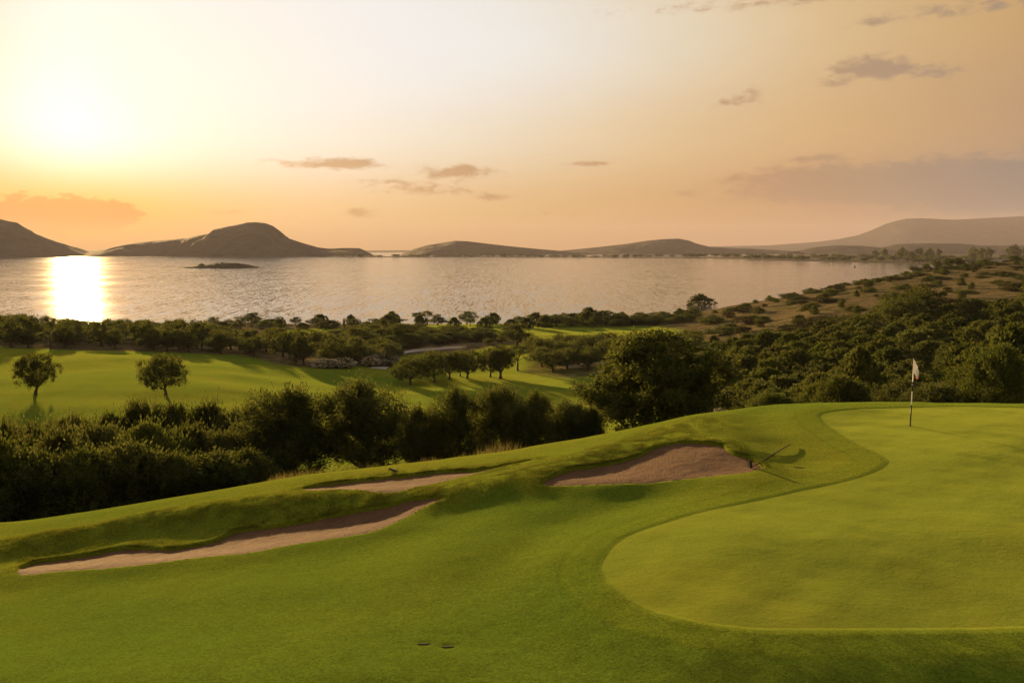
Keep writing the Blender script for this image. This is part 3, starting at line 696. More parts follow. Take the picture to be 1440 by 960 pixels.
# left shoreline wood
WPX = [(-400, 440), (0, 438), (42, 436), (60, 447), (75, 438), (100, 441), (125, 447), (150, 444), (180, 447), (210, 441), (228, 449), (245, 443), (262, 446), (285, 446), (320, 456), (360, 460), (400, 458), (440, 462), (470, 462), (500, 462)]
def topline(L, px): return float(np.interp(px, [a for a, b in L], [b for a, b in L]))
def wood_edge(px): # front edge Y of the wood
    return float(np.interp(px, [-400, 0, 260, 330, 400, 440, 470, 540], [178, 178, 176, 174, 172, 176, 184, 196]))
pts = scatter(4200, (-330, 470), (172, 262), lambda Y: 6.8, rs, lambda px, Y: Y > wood_edge(px) and (Y < 222 or (px < 300 and Y < 235) or (px < 470 and Y > 215 and px > 280 and rs.random() < .0)))
for X, Y, r, px in pts:
    zb = float(base_h(X, Y)); front = (Y-wood_edge(px)) < 8
    _, t_ = ray(px, topline(WPX, px)-1+rs.uniform(0, 9)); h = CAMZ+float(t_)*Y-zb
    h = min(max(h, 3.0), 8.5)*(.9 if not front else rs.uniform(.55, .85))
    k = rs.choice([0, 1, 1, 2, 3]); w_ = rs.uniform(5.4, 8.0)*(1 if not front else .8)
    lab = '%s tree %s of left shore wood, %s' % ('small' if h < 4.4 else 'tall', 'at the fairway edge' if front else 'in the middle' if Y < 210 else 'at the back',
          'left of the sun glitter' if px < 70 else 'under the sun glitter' if px < 150 else 'above the gap between lone trees' if px < 225 else 'above the wider lone tree' if px < 300 else 'sloping down to the oleanders')
    put(MID[k], X, Y, w_, h, lab, 'trees of the left shoreline wood', cat='tree', name='wood_tree')
# low coast trees 280-320 m out
for X, Y, r, px in scatter(700, (300, 520), (285, 318), lambda Y: 9., rs):
    put(rs.choice([MID[0], MID[3], HB[1], HB[4]]), X, Y, rs.uniform(3.5, 9), rs.uniform(2.0, 4.6), 'small tree in thin belt along near shore, %s' % ('hidden behind the wood' if px < 300 else 'left of the cypress spike' if px < 480 else 'right of the cypress spike'), 'trees along the near shore', cat='tree')
# middle wood (px 480-690)
def mw(px, Y):
    lo = float(np.interp(px, [478, 500, 545, 560, 600, 650, 700], [185, 178, 178, 222, 230, 240, 246])); hi = float(np.interp(px, [478, 520, 600, 660, 700], [262, 275, 268, 262, 250]))
    return lo < Y < hi
MT = [(478, 474), (500, 458), (520, 449), (535, 450), (550, 450), (580, 458), (600, 464), (640, 470), (700, 474)]
for X, Y, r, px in scatter(2500, (478, 690), (178, 275), lambda Y: 5.4, rs, mw):
    zb = float(base_h(X, Y)); _, t_ = ray(px, topline(MT, px)+rs.uniform(0, 12)); h = min(max(CAMZ+float(t_)*Y-zb, 3.0), 6.0 if px < 570 else 4.0)
    h *= 1 if Y > 215 else .8
    k = rs.choice([0, 2, 3, 3, 0])
    put(MID[k], X, Y, rs.uniform(5.5, 8.5), h, '%s tree of middle wood, %s' % ('tall' if h > 5.5 else 'low rounded', 'beside the pale path' if Y < 205 else 'left of the path around the dark cypress' if px < 560 else 'above the bend of the path' if px < 620 else 'at the right end towards the far fairway'),
        'trees of the middle wood', cat='tree')
for X, Y, r, px in scatter(500, (520, 760), (284, 322), lambda Y: 7.5, rs, lambda px, Y: rs.random() < (.6 if px < 620 else .2)):
    p = rs.choice([MID[0], MID[3], THIN[0], THIN[1], HB[1]])
    put(p, X, Y, rs.uniform(3.5, 7), rs.uniform(2.2, 5.4), 'small shore tree seen against the water %s' % ('above the middle wood' if px < 640 else 'beyond the far fairway'), 'small trees on the shore of the far fairway', cat='tree')
# clump right of the middle group (px 745-960)
CT = [(745, 470), (770, 463), (800, 466), (850, 466), (880, 468), (905, 472), (950, 470), (985, 476)]
for X, Y, r, px in scatter(1800, (746, 975), (162, 222), lambda Y: 5.6, rs, lambda px, Y: Y > np.interp(px, [746, 790, 860, 975], [178, 166, 172, 188]) and Y < np.interp(px, [746, 800, 900, 975], [200, 215, 222, 222])):
    zb = float(base_h(X, Y)); _, t_ = ray(px, topline(CT, px)+rs.uniform(0, 14)); h = min(max(CAMZ+float(t_)*Y-zb, 3.4), 5.2)
    k = rs.choice([0, 1, 2, 1])
    put(MID[k], X, Y, rs.uniform(5.6, 7.8), h*(.85 if Y < 185 else 1), '%s tree of clump behind the big dark tree, %s' % ('front' if Y < 185 else 'rear', 'at its left end' if px < 800 else 'in its middle' if px < 880 else 'at its right end'), 'trees of the clump behind the big dark tree', cat='tree')
# shore trees px 765-985 beyond the far fairway
for X, Y, r, px in scatter(900, (766, 975), (296, 322), lambda Y: 5.0, rs, lambda px, Y: not 700 < px < 765):
    p = rs.choice([MID[0], MID[3], HB[0], HB[4], THIN[0]]); h = rs.uniform(4, 6.5) if 815 < px < 850 else rs.uniform(2.0, 4.8)
    put(p, X, Y, rs.uniform(5, 8), h, '%s shore tree beyond the far fairway, %s' % ('tall' if h > 4.6 else 'low', 'left part' if px < 815 else 'middle part' if px < 860 else 'right part towards the domed bush'), 'trees beyond the far fairway', cat='tree')

# --- maquis thicket on the right slope
def mq(px, Y):
    lo = float(np.interp(px, [960, 1040, 1060, 1440, 1700], [112, 92, 56, 48, 48])); hi = float(np.interp(px, [960, 1010, 1100, 1200, 1300, 1500, 1800], [150, 155, 158, 160, 166, 168, 168]))
    return lo < Y < hi
np_ = scatter(9000, (962, 1560), (46, 214), lambda Y: min(.048*Y+1.0, 5.6), rs, mq, .9)
for X, Y, r, px in np_:
    p = NB[rs.choice([0, 0, 1, 2])] if Y < 62 else HB[rs.choice([0, 1, 2, 3, 4])]
    w_ = r*rs.uniform(1.0, 1.35); h = min(r*rs.uniform(.72, 1.02), 4.8)
    if px > 1330 and Y < 75: h *= 1.35; p = NB[0] if Y < 62 else HB[4]
    if px < 1090 and Y < 62: h *= .75
    tone = {0: 'dark green', 1: 'grey green', 2: 'pale olive', 3: 'green', 4: 'deep green'}[(NB+HB).index(p) % 3 if Y < 62 else HB.index(p)]
    dep = 'just behind the green' if Y < 62 else 'low on the slope' if Y < 95 else 'half way up the slope' if Y < 135 else 'high up under the brown field'
    lat = 'by the big dark tree' if px < 1060 else 'between big dark tree and flag' if px < 1220 else 'behind the flag' if px < 1340 else 'at the right edge'
    put(p, X, Y, w_, h, '%s bush %s, %s' % (tone, dep, lat), 'bushes of the thicket on the right slope', cat='bush', name='scrub_bush')
# dark tall trees at the upper thicket (px 1240-1310, y 400-450) and right edge
for (px, pt, wp, Y, lab, k) in ((1290, 404, 66, 165, 'tall black green tree crowning the thicket above the flag', 1), (1250, 413, 56, 168, 'dark tree left of the tall one crowning the thicket', 3), (1268, 420, 60, 158, 'dark tree in front of the pair crowning the thicket', 1),
                                (1425, 462, 110, 58, 'big near black tree at the right edge behind the green', 3), (1372, 492, 90, 60, 'dark rounded tree beside the near black one at the right edge', 0), (1210, 492, 70, 66, 'bright leafed tree standing out left of the flag in the thicket', 3), (1460, 388, 60, 140, 'dark tree cut by the right edge above the thicket', 1)):
    X = gx(px, Y); zb = float(base_h(X, Y)); _, t_ = ray(px, pt); h = CAMZ+float(t_)*Y-zb
    p = MID[k] if Y > 100 else HB[0] if k == 3 else HB[4]
    put(p, X, Y, size_px(wp, Y), h, lab, cat='tree', name='broadleaf_tree')
# scrub on the brown field
for X, Y, r, px in scatter(2600, (1000, 1500), (163, 470), lambda Y: 5.2 if Y < 205 else 8.6, rs, lambda px, Y: Y < np.interp(px, [960, 1000, 1100, 1200, 1300, 1440], [305, 335, 372, 420, 468, 480]) and rs.random() < (.16 if Y < np.interp(px, [1000, 1200, 1440], [300, 335, 400]) else 1.)):
    put(FB[rs.choice([0, 0, 1, 2])], X, Y, rs.choice([2.2, 3., 4., 6., 10.])*rs.uniform(.8, 1.2), rs.uniform(.9, 2.6), 'low scrub bush on the dry brown field, %s' % ('on the seaward rim' if Y > 340 else 'nearer the thicket'), 'scrub bushes on the dry brown field', cat='bush', name='field_shrub')
for (px, hp, wp, Y) in ((1278,8,13,455),(1294,8,12,457),(1309,10,13,456),(1324,12,15,455),(1336,11,12,458),(1343,8,8,458),(1415,8,16,440),(1437,11,16,430),(1373,7,20,430)):
    put(MID[1] if px != 1373 else MID[3], gx(px, Y), Y, size_px(wp, Y), size_px(hp+2, Y), 'dark wind shaped tree on the skyline rim %s' % {1278: 'first from the sea', 1294: 'second from the sea', 1309: 'third from the sea', 1324: 'tallest of the line', 1336: 'behind the tallest', 1343: 'last of the close line', 1415: 'alone at the far right', 1437: 'at the picture edge', 1373: 'low and wide inland of the line'}[px], 'trees on the skyline rim', cat='tree')
# far shore trees in the haze
def land_z(x, y): return 1.2
FT = [tree_proto('hazy_tree', 200+i, 9, 12 if i else 8, 3, .3, 7, 60, 10, 1.4, 1.2, .8, M_CAROB, low=.2, size=.34) for i in range(2)]
for i in range(150):
    px = rs.uniform(985, 1470); yn = float(np.interp(px, [985, 1030, 1090, 1200, 1290, 1500], [2650, 2350, 2050, 1750, 1560, 1500]))
    Y = yn+60+rs.random()**1.6*900; tall = px > 1210 and rs.random() < .35
    put(FT[1 if tall else 0], gx(px, Y), Y, rs.uniform(14, 30) if not tall else rs.uniform(10, 20), rs.uniform(8, 14) if not tall else rs.uniform(22, 38),
        '%s tree in the haze on the far right shore, %s' % ('tall slender' if tall else 'low rounded', 'left of the brown rim' if px < 1270 else 'above the brown rim'), 'hazy trees on the far right shore', z=1.0, cat='tree')
for i in range(95):
    px = 470+(985-470)*rs.random()**.8; Y = float(np.interp(px, [440, 700, 985], [3030, 2960, 2760]))
    put(FT[0], gx(px, Y), Y, rs.uniform(9, 30), rs.uniform(4, 9) if rs.random() < .8 else rs.uniform(9, 13), 'tiny tree on the low spit across the bay, %s' % ('left part' if px < 640 else 'middle part' if px < 820 else 'right part'), 'trees on the low spit across the bay', z=1.2, cat='tree')
for i, px in enumerate((293, 301, 307, 313, 320, 326, 332, 340, 348)):
    put(FB[i % 2], gx(px, 1290+rs.uniform(-8, 8)), 1290, rs.uniform(7, 13), rs.uniform(2.4, 4.5), 'scrub bush on the little island in the bay', 'bushes on the little island', z=1.5+2.5*math.exp(-((px-322)/22)**2), cat='bush')

# --- path
def path():
    P = smooth_line(project([(531,519),(541,513),(546,507),(553,501),(562,497),(577,494.5),(598,492),(622,490.5),(648,489)], base_h), False, 10)
    v, f = [], []
    d = np.gradient(P, axis=0); nrm = np.stack([-d[:, 1], d[:, 0]], 1); nrm /= np.linalg.norm(nrm, axis=1, keepdims=True)
    for i, (p, q) in enumerate(zip(P, nrm)):
        for k in (-1.7, -.6, .6, 1.7):
            a = p+q*k; v.append((a[0], a[1], float(ground_h(np.array([a[0]]), np.array([a[1]]))[0])+.12))
        if i: f += [((i-1)*4+j, i*4+j, i*4+j+1, (i-1)*4+j+1) for j in range(3)]
    tag(link('path', mesh_np('path', v, f, True), flat_mat('gravel', (.34, .31, .27), .9, .12, 2.)), kind='structure')
path()

# --- far white buildings in the haze
M_WHITE = flat_mat('white_plaster', (.40, .38, .36), .8, .05, 1.); M_ROOF = flat_mat('pale_roof', (.24, .20, .18), .9, .1, 1.); M_WIN = flat_mat('dark_opening', (.04, .04, .045), .4, .05, 1.)
def box(x0, x1, y0, y1, z0, z1): 
    v = [(x0,y0,z0),(x1,y0,z0),(x1,y1,z0),(x0,y1,z0),(x0,y0,z1),(x1,y0,z1),(x1,y1,z1),(x0,y1,z1)]
    return v, [(3,2,1,0),(4,5,6,7),(0,1,5,4),(1,2,6,5),(2,3,7,6),(3,0,4,7)]
def merge(parts):
    V, F_ = [], []
    for v, f in parts: b0 = len(V); V += v; F_ += [tuple(b0+i for i in q) for q in f]
    return V, F_
def shed(px, Y, wpx, lab):
    wd = size_px(wpx, Y); t = empty('farm_building', (gx(px, Y), Y, 1.4), R(rs.uniform(-8, 8)))
    tag(t, lab, 'building', 'white buildings on the far right shore')
    link('wall', mesh_np('wall', *box(-wd/2, wd/2, 0, 12, -1, 5), False), M_WHITE, t)
    v = [(-wd/2-.6,-.6,5.01),(wd/2+.6,-.6,5.01),(wd/2+.6,12.6,5.01),(-wd/2-.6,12.6,5.01),(-wd/2-.6,6,8),(wd/2+.6,6,8)]
    link('roof', mesh_np('roof', v, [(0,1,5,4),(2,3,4,5),(0,4,3),(1,2,5),(3,2,1,0)], False), M_ROOF, t)
    for k in range(3):
        cx_ = wd*(-.3+.3*k); link('window', mesh_np('window', *box(cx_-1, cx_+1, -.05, .1, 1.5, 3.6), False), M_WIN, t)
shed(1372, 1640, 16, 'small white building among the hazy trees beyond the brown rim')
shed(1398, 1600, 22, 'longest white building in the haze at the right shore')
shed(1352, 1700, 9, 'smallest pale building left of the other white ones in the haze')
shed(1167, 2150, 8, 'tiny pale building by the water on the far right shore')

# --- sailing boat
def boat():
    x, y = gx(1195, 1330), 1330.
    t = empty('sailing_boat', (x, y, 0), R(60)); tag(t, 'small dark sailing boat with bare mast on the bay near the right shore', 'boat')
    V, F_ = [], []; n = 9
    for i in range(n):
        u = i/(n-1); X = -4.5+9*u; hw = 1.5*math.sin(math.pi*min(1, .25+u*.75))**.7 if i < n-1 else .03; zt = 1.1+.35*u
        V += [(X, -hw, zt), (X, -hw*.8, .2), (X, 0, -.5), (X, hw*.8, .2), (X, hw, zt)]
    for i in range(n-1):
        for j in range(4): F_.append((i*5+j, (i+1)*5+j, (i+1)*5+j+1, i*5+j+1))
        F_.append((i*5, i*5+4, (i+1)*5+4, (i+1)*5))
    F_.append((0, 1, 2, 3, 4)); mh = flat_mat('boat_paint', (.10, .09, .09), .4)
    link('hull', mesh_np('hull', V, F_, False), mh, t)
    link('cabin', mesh_np('cabin', *box(-1.4, 1.6, -.8, .8, 1.3, 2.1), False), M_WHITE, t)
    v, f = [], []; tube(v, f, [(.8, 0, 1.2), (.8, 0, 6), (.8, 0, 11)], [.16, .14, .09], 8); link('mast', mesh_np('mast', v, f, True), mh, t)
    v, f = [], []; tube(v, f, [(.7, 0, 2.6), (-1.5, 0, 2.7), (-3.6, 0, 2.7)], [.22, .28, .18], 8); link('boom', mesh_np('boom', v, f, True), mh, t)
    v, f = [], []; tube(v, f, [(4.3, 0, 1.5), (2.5, 0, 6.3), (.8, 0, 10.8)], [.05, .05, .05], 5); link('forestay', mesh_np('forestay', v, f, True), mh, t)
boat()

# --- flagstick
def flagstick():
    x, y = g1((1280, 598.6)); z = float(ground_h(np.array([x]), np.array([y]))[0])
    _, tt = ray(1283.7, 504.5); Ht = CAMZ+float(tt)*y-z
    t = empty('flagstick', (x, y, z)); tag(t, 'white and black banded flagstick with a drooping white flag on the putting green', 'flagstick')
    mw_ = flat_mat('white_enamel', (.72, .72, .70), .35, .03, 5.); mb = flat_mat('black_band', (.02, .02, .02), .4, .1, 5.)
    r = .017
    v, f = [], []; tube(v, f, [(0, 0, -.1), (0, 0, Ht*.5), (0, 0, Ht)], [r, r, r], 12); link('pole', mesh_np('pole', v, f, True), mw_, t)
    for a, b in ((.0, .315), (.52, .66)):
        v, f = [], []; tube(v, f, [(0, 0, a*Ht), (0, 0, (a+b)/2*Ht), (0, 0, b*Ht)], [r+.003]*3, 12); link('band', mesh_np('band', v, f, True), mb, t)
    v, f = [], []; tube(v, f, [(0, 0, Ht-.01), (0, 0, Ht+.02), (0, 0, Ht+.035)], [r+.008, r+.008, .006], 12); link('cap', mesh_np('cap', v, f, True), mb, t)
    # hanging flag
    m, n, b = mat('flag_cloth'); uv = n.new('ShaderNodeTexCoord').outputs['Object']; sp = n.new('ShaderNodeSeparateXYZ'); n.put(sp.inputs[0], uv)
    tt = n.attr('along'); dn_ = n.attr('down')
    c = n.mix(n.m('MULTIPLY', n.mr(tt, .74, .78), n.mr(dn_, .8, .84)), (.80, .80, .78, 1), (.75, .25, .12, 1))
    c = n.mix(n.m('MULTIPLY', n.m('MULTIPLY', n.mr(tt, .38, .42), n.mr(tt, .60, .64, 1, 0)), n.mr(dn_, .35, .4)), c, (.35, .55, .72, 1))
    n.put(b.inputs['Base Color'], c); b.inputs['Roughness'].default_value = .8
    tr = n.new('ShaderNodeBsdfTranslucent'); n.put(tr.inputs[0], c); mx = n.new('ShaderNodeMixShader'); mx.inputs[0].default_value = .35
    n.l.new(b.outputs[0], mx.inputs[1]); n.l.new(tr.outputs[0], mx.inputs[2]); n.l.new(mx.outputs[0], m.node_tree.nodes['Material Output'].inputs['Surface'])
    V, F_, A, D = [], [], [], []; nu, nv_ = 18, 16
    for i in range(nu):
        u = i/(nu-1)
        for j in range(nv_):
            w_ = j/(nv_-1)
            ang = .35+.25*math.sin(u*5+w_*2)
            X = r+u*.16*(.75+.25*math.cos(w_*2)); Yv = .05*math.sin(u*9+w_*1.5)*u+.02*math.sin(u*17)*u
            Z = Ht-.03-w_*.40*(1-.15*u)-u*.34*(1-.15*w_)
            V.append((X, Yv, Z)); A.append(u); D.append(w_)
    for i in range(nu-1):
        for j in range(nv_-1): a = i*nv_+j; F_.append((a, a+nv_, a+nv_+1, a+1))
    fl = link('flag', mesh_np('flag', V, F_, True, dict(along=A, down=D)), m, t)
    sm = fl.modifiers.new('cloth', 'SOLIDIFY'); sm.thickness = .003
    v, f = [], []; tube(v, f, [(0, 0, .0), (0, 0, .002), (0, 0, .004)], [.054, .054, .054], 20); link('cup_rim', mesh_np('cup_rim', v, f, False), mb, t)
flagstick()

# --- rakes
M_WOOD = flat_mat('weathered_wood', (.055, .040, .028), .7, .3, 30); M_PLAS = flat_mat('rake_plastic', (.03, .028, .025), .5, .1, 20)
def rake(p_head, p_end, z_head, lift_end, tilt, lab, hl=.21):
    a = np.array(p_head, float); b = np.array(p_end, float); d = b-a; L = float(np.linalg.norm(d)); th = math.atan2(d[1], d[0])
    z1 = float(ground_h(np.array([b[0]]), np.array([b[1]]))[0])+lift_end
    t = empty('bunker_rake', (a[0], a[1], z_head), th); tag(t, lab, 'rake')
    v, f = [], []; tube(v, f, [(0, 0, .03), (L*.5, 0, (z1-z_head)*.5+.02), (L, 0, z1-z_head)], [.016, .017, .016], 8)
    link('handle', mesh_np('handle', v, f, True), M_WOOD, t)
    Rm = np.array([[1, 0, 0], [0, math.cos(tilt), -math.sin(tilt)], [0, math.sin(tilt), math.cos(tilt)]])
    def rot(vs): return [tuple(Rm @ np.array(q)+np.array((0, 0, .02))) for q in vs]
    vv, ff = box(-.03, .03, -hl/2, hl/2, -.02, .02); off = hl/2*abs(math.sin(tilt))
    link('head', mesh_np('head', [(q[0], q[1], q[2]+off) for q in rot(vv)], ff, False), M_PLAS, t)
    parts = [box(-.055, -.025, -hl/2+.02+k*hl/9, -hl/2+.03+k*hl/9, -.07, .0) for k in range(9)]
    vv, ff = merge(parts); link('tines', mesh_np('tines', [(q[0], q[1], q[2]+off) for q in rot(vv)], ff, False), M_PLAS, t)
pa = project([(1056, 657)], h2)[0]; pb = project([(1111, 627)], h2)[0]
rake(pa, pb, float(sand_h(np.array([pa[0]]), np.array([pa[1]]), 0)[0]), .06, R(82), 'dark rake resting over the lip of the right bunker, head in sand')
pa = project([(553, 664)], h2)[0]; pb = project([(557, 659)], h2)[0]
rake(pa, pb, float(ground_h(np.array([pa[0]]), np.array([pa[1]]))[0]), .05, R(20), 'small rake left on the grass above the upper bunker', .3)
# --- divots
M_SOIL = flat_mat('dark_soil', (.028, .026, .012), .95, .3, 40)
for i, (dx, dy) in enumerate(DIVOTS[:3]):
    V, F_ = [(0, 0, 0)], []; n_ = 18; z0 = float(base_h(dx, dy)); rr = (.11, .10, .16)[i]
    for k in range(n_):
        th = 2*math.pi*k/n_; q = rr*(1+.25*math.sin(3*th+i))
        V.append((q*.9*math.cos(th), q*.22*math.sin(th), .006))
    for k in range(n_):
        th = 2*math.pi*k/n_; q = rr*1.25*(1+.2*math.sin(3*th+i)); V.append((q*math.cos(th), q*.30*math.sin(th), -.03))
    for k in range(n_):
        k2 = (k+1) % n_; F_.append((0, 1+k, 1+k2)); F_.append((1+k, 1+n_+k, 1+n_+k2, 1+k2))
    zg = float(ground_h(np.array([dx]), np.array([dy]))[0])
    o = link('divot', mesh_np('divot', V, F_, True), M_SOIL, loc=(dx, dy, zg+.012))
    tag(o, ('left of two dark divots in the foreground turf', 'right of two dark divots in the foreground turf', 'dark divot in the turf beside the right bunker')[i], 'divot', 'divots in the turf')

# --- grass on banks, lips and the dry grass under the olives
def blades(name, x, y, z, h, wdt, lean, m, rng, tint):
    n = len(x); th = rng.uniform(0, 2*math.pi, n); ca, sa = np.cos(th), np.sin(th)
    hh = h*rng.uniform(.6, 1.4, n); lx = rng.normal(size=n)*lean*hh; ly = rng.normal(size=n)*lean*hh
    p = np.stack([np.stack([x-ca*wdt/2, y-sa*wdt/2, z-.01], 1), np.stack([x+ca*wdt/2, y+sa*wdt/2, z-.01], 1), np.stack([x+lx, y+ly, z+hh], 1)], 1)
    me = mesh_np(name, p.reshape(-1, 3), np.arange(3*n).reshape(-1, 3), False, dict(tint=np.repeat(tint, 3)))
    tag(link(name, me, m), kind='stuff')
M_BLADE = leaf_mat('grass_blades', (.040, .075, .010, 1), (.12, .14, .022, 1), .45)
M_DRYG = leaf_mat('dry_grass_blades', (.10, .07, .03, 1), (.30, .22, .11, 1), .4)
rg = np.random.default_rng(3)
def sample_near(P, sig, n):
    k = rg.integers(0, len(P)-1, n*2); seg = np.linalg.norm(np.diff(P, axis=0), axis=1); k = rg.choice(len(P)-1, n, p=seg/seg.sum())
    t = rg.random(n)[:, None]; q = P[k]*(1-t)+P[k+1]*t; return q+rg.normal(size=(n, 2))*sig
def not_in_bunk(q):
    ok = np.ones(len(q), bool)
    for full, _, _ in BUNK: ok &= ~inside(q[:, 0], q[:, 1], full)
    return ok
q = np.concatenate([sample_near(RIDGE_A, .7, 170000)]+[sample_near(b[2], .32, 42000) for b in BUNK]+[sample_near(b[2], .07, 9000) for b in BUNK])
q = q[not_in_bunk(q) & (q[:, 1] > 9) & (q[:, 1] < 36)]
cl = fbm(q[:, 0]/.35, q[:, 1]/.35, 3); keep = cl+rg.normal(size=len(q))*.12 > -.06; q = q[keep]; cl = cl[keep]
blades('bank_grass', q[:, 0], q[:, 1], ground_h(q[:, 0], q[:, 1]), .03+.045*np.clip(cl, 0, .5), .011, .5, M_BLADE, rg, np.clip(.5+cl+rg.normal(size=len(q))*.2, 0, 1))
nb = 330000; yb = 9.4+rg.random(nb)**1.25*9.5; xb = (rg.random(nb)*1.4-.7)*yb
cb = fbm(xb/.22, yb/.22, 2)+rg.normal(size=nb)*.1; kb = (cb > -.05) & ~inside(xb, yb, GREEN) & not_in_bunk(np.stack([xb, yb], 1)); xb, yb, cb = xb[kb], yb[kb], cb[kb]
blades('turf_blades', xb, yb, ground_h(xb, yb), .011+.02*np.clip(cb, 0, .4), .006, .6, M_BLADE, rg, np.clip(.35+cb+rg.normal(size=len(xb))*.2, 0, 1))
# dry grass among the olive trunks
pxs = rg.uniform(-120, 1010, 60000); Ys = np.interp(pxs, [-120, 0, 300, 400, 540, 660, 790, 850, 1010], [29, 29.5, 31.5, 29.0, 29.2, 29.6, 31.5, 35, 37])+rg.random(60000)**1.3*11
s_, _ = ray(pxs, 640); X = s_*Ys; cl = fbm(X/1.6, Ys/1.6, 3); k = (cl > .0+.1*(pxs < 370)+.08*(pxs > 800))
X, Ys, cl = X[k], Ys[k], cl[k]
blades('dry_grass', X, Ys, ground_h(X, Ys), .30+1.1*np.clip(cl, 0, .4), .03, .25, M_DRYG, rg, np.clip(.5+rg.normal(size=len(X))*.3, 0, 1))


# ------------------------------------------------------------------ haze
bx = [(x, y, z) for z in (-6, 440) for x, y in ((-14200, -400), (14200, -400), (14200, 14600), (-14200, 14600))]
hz = mesh_np('haze', bx, [(3, 2, 1, 0), (4, 5, 6, 7), (0, 1, 5, 4), (1, 2, 6, 5), (2, 3, 7, 6), (3, 0, 4, 7)], False)
hm = bpy.data.materials.new('haze'); hm.use_nodes = True; hm.node_tree.nodes.clear()
hn = NT(hm.node_tree); out = hn.new('ShaderNodeOutputMaterial'); pv = hn.new('ShaderNodeVolumePrincipled')
pv.inputs['Color'].default_value = (.62, .585, .72, 1); pv.inputs['Density'].default_value = 4.4e-5; pv.inputs['Anisotropy'].default_value = .08
hm.node_tree.links.new(pv.outputs[0], out.inputs['Volume'])
tag(link('haze', hz, hm), kind='stuff')

# ------------------------------------------------------------------ world sky
w = bpy.data.worlds.new('World'); bpy.context.scene.world = w; w.use_nodes = True
w.node_tree.nodes.clear(); n = NT(w.node_tree)
out = n.new('ShaderNodeOutputWorld')
dirv = n.new('ShaderNodeTexCoord').outputs['Generated']
sx = n.new('ShaderNodeSeparateXYZ'); n.put(sx.inputs[0], dirv); X_, Y_, Z_ = sx.outputs
az = n.m('MULTIPLY', n.m('ARCTAN2', X_, Y_), 57.29578); el = n.m('MULTIPLY', n.m('ARCSINE', Z_), 57.29578)
SKY = [
 (0,  [(205,98,10),(222,118,6),(218,138,32),(210,148,60),(212,155,90),(206,150,100),(194,145,110),(165,142,128)]),
 (3,  [(236,155,6),(250,196,30),(238,176,50),(234,178,76),(226,174,90),(216,164,98),(204,154,108),(170,146,126)]),
 (8,  [(245,208,130),(255,252,240),(252,232,185),(246,222,168),(239,208,152),(232,192,128),(222,178,118),(192,152,112)]),
 (14, [(228,190,115),(255,253,242),(254,250,240),(252,247,236),(244,236,218),(236,217,178),(228,192,134),(205,162,104)]),
 (19, [(190,150,85),(240,218,165),(250,244,225),(250,242,222),(243,230,202),(236,210,165),(224,186,125),(195,148,90)]),
 (32, [(218,200,170),(236,224,198),(241,234,218),(241,234,216),(236,226,206),(230,214,188),(216,198,168),(192,172,144)]),
 (75, [(205,208,215)]*8)]
AZ = [-33, -28, -20, -10, 0, 10, 20, 33]
fa = n.mr(az, -60, 60)
col = None; prev = None
for e_, cc in SKY:
    stops = [((a+60)/120, srgb(*c)) for a, c in zip(AZ, cc)]
    stops = [(0., tuple(.7*q for q in stops[0][1][:3])+(1,))]+stops+[(1., tuple(.7*q for q in stops[-1][1][:3])+(1,))]
    r_ = n.ramp(fa, stops)
    col = r_ if col is None else n.mix(n.mr(el, prev, e_, t='SMOOTHSTEP'), col, r_)
    prev = e_
# soft streaks
nv = n.xyz(n.m('MULTIPLY', az, .10), n.m('MULTIPLY', el, .42))
st = n.noise(nv, 1.0, 5, .6, .4)
col = n.mix(n.mr(st, .35, .7, 0, .28), col, n.mix(.5, col, srgb(205, 165, 130)), )
# sun glow
def ang2(px, py, rx, ry):
    a0, e0 = azel(px, py); ax = math.degrees(rx/F); ey = math.degrees(ry/F)
    dx = n.m('DIVIDE', n.m('SUBTRACT', az, a0), ax); dy = n.m('DIVIDE', n.m('SUBTRACT', el, e0), ey)
    return n.m('ADD', n.m('MULTIPLY', dx, dx), n.m('MULTIPLY', dy, dy))
g1 = n.m('EXPONENT', n.m('MULTIPLY', ang2(116, 205, 115, 100), -1.)); g2 = n.m('EXPONENT', n.m('MULTIPLY', ang2(420, 50, 430, 165), -1.))
g3 = n.m('EXPONENT', n.m('MULTIPLY', ang2(95, 305, 240, 60), -1.))
col = n.mix(g1, col, n.mix(1., col, (.50, .60, .80, 1), 'ADD'))
col = n.mix(n.m('MULTIPLY', g2, 1.0), col, (.95, .93, .92, 1))
g4 = n.m('EXPONENT', n.m('MULTIPLY', ang2(280, 115, 220, 150), -1.))
col = n.mix(n.m('MULTIPLY', g4, .8), col, (1.0, .94, .86, 1))
col = n.mix(n.m('MULTIPLY', g3, 1.), col, (.86, .37, .0, 1))
# clouds
CL = [(455,231,62,7,1.1),(500,228,30,5,.8),(640,243,50,9,1.1),(655,236,14,7,.8),(600,266,70,9,.7),(530,255,40,5,.6),(695,277,26,6,.9),(508,299,20,8,.9),(318,298,30,6,.5),(826,230,28,4,.8),(775,300,60,6,.4),
      (1215,95,40,13,1.25),(1262,98,28,9,.9),(1322,103,25,9,.8),(1172,120,18,6,.5),(1050,135,25,11,.65),(1020,145,20,8,.4),(1226,34,14,5,.5),
      (1150,222,34,5,.8),(1130,245,60,12,.8),(1240,258,140,22,1.0),(1380,258,140,28,1.1),(1500,265,160,32,1.1),(1035,252,20,7,.6),(965,272,22,6,.55),(1100,270,80,14,.6),(1450,0,220,9,.6),(1150,-4,260,8,.6)]
acc = None
for px, py, rx, ry, k in CL:
    e_ = n.m('MULTIPLY', n.m('EXPONENT', n.m('MULTIPLY', ang2(px, py, rx, ry), -1.)), k)
    acc = e_ if acc is None else n.m('ADD', acc, e_)
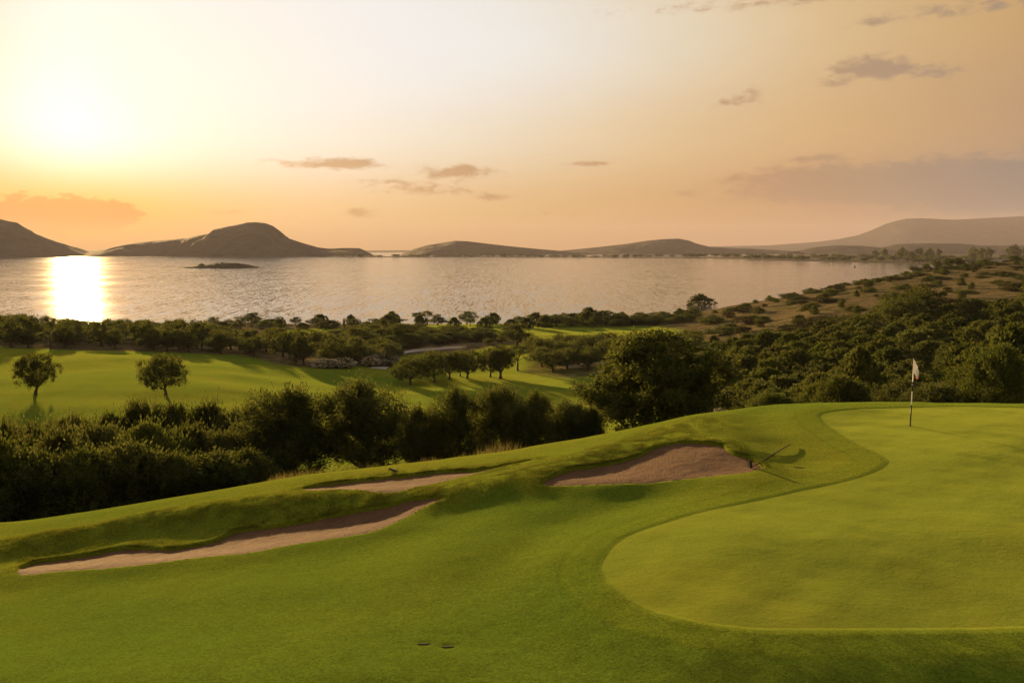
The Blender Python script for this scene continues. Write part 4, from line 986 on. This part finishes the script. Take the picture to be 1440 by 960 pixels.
cn = n.noise(n.xyz(n.m('MULTIPLY', az, .95), n.m('MULTIPLY', el, 2.3), .7), 1.0, 7, .62, .3)
msk = n.mr(n.m('ADD', acc, n.m('MULTIPLY', n.m('SUBTRACT', cn, .5), 2.6)), .15, 1.15, 0, .8, 'SMOOTHSTEP')
msk = n.m('MULTIPLY', msk, n.m('MINIMUM', n.m('MULTIPLY', acc, 3.), 1.))
ccol = n.ramp(fa, [((a+60)/120, srgb(*c)) for a, c in ((-33, (230,150,20)), (-22, (200,140,60)), (-12, (185,135,85)), (0, (185,138,95)), (12, (190,140,100)), (24, (170,140,116)), (33, (142,130,124)))])
col = n.mix(msk, col, ccol)
# bright edged cloud bank under the sun
acc2 = n.m('ADD', n.m('EXPONENT', n.m('MULTIPLY', ang2(50, 300, 75, 26), -1.)), n.m('MULTIPLY', n.m('EXPONENT', n.m('MULTIPLY', ang2(155, 302, 42, 20), -1.)), .8))
h2 = n.m('ADD', acc2, n.m('MULTIPLY', n.m('SUBTRACT', cn, .5), 1.7))
m2 = n.m('MULTIPLY', n.mr(h2, .42, .60, 0, 1, 'SMOOTHSTEP'), n.mr(el, .4, 2.2, 0., .85))
col = n.mix(m2, col, srgb(196, 104, 4))
bg = n.new('ShaderNodeBackground'); n.put(bg.inputs[0], col); bg.inputs[1].default_value = .315
sky = n.new('ShaderNodeTexSky', sky_type='NISHITA'); sky.sun_disc = False
sky.sun_elevation = R(SUN_EL); sky.sun_rotation = R(SUN_AZ); sky.air_density = 1.0; sky.dust_density = 3.
w.cycles.sampling_method = 'MANUAL'; w.cycles.sample_map_resolution = 256
bg2 = n.new('ShaderNodeBackground'); n.put(bg2.inputs[0], n.mix(1., sky.outputs[0], (.05, .05, .05, 1), 'MULTIPLY')); bg2.inputs[1].default_value = .05
ad = n.new('ShaderNodeAddShader'); n.l.new(bg.outputs[0], ad.inputs[0]); n.l.new(bg2.outputs[0], ad.inputs[1])
n.l.new(ad.outputs[0], out.inputs['Surface'])

sl = bpy.data.lights.new('sun', 'SUN'); sl.energy = 5.0; sl.angle = R(1.2); sl.color = (1, .64, .26)
so = bpy.data.objects.new('sun', sl); C.objects.link(so)
from mathutils import Vector
sd = Vector((math.sin(R(SUN_AZ))*math.cos(R(SUN_EL)), math.cos(R(SUN_AZ))*math.cos(R(SUN_EL)), math.sin(R(SUN_EL))))
so.rotation_euler = sd.to_track_quat('Z', 'Y').to_euler(); so.location = (0, 0, 60)

cam = bpy.data.cameras.new('camera'); co = bpy.data.objects.new('camera', cam); C.objects.link(co)
cam.sensor_width = 36; cam.lens = 36*F/1440; cam.clip_end = 60000; cam.clip_start = .5
co.location = (0, 0, CAMZ); co.rotation_euler = (math.pi/2-PITCH, 0, 0)
S = bpy.context.scene; S.camera = co
S.view_settings.view_transform = 'Standard'; S.view_settings.look = 'None'; S.view_settings.exposure = 1.5; S.view_settings.gamma = 1
S.cycles.max_bounces = 6; S.cycles.diffuse_bounces = 3; S.cycles.glossy_bounces = 3; S.cycles.transmission_bounces = 3; S.cycles.volume_bounces = 0
S.cycles.use_denoising = True; S.cycles.sample_clamp_indirect = 6
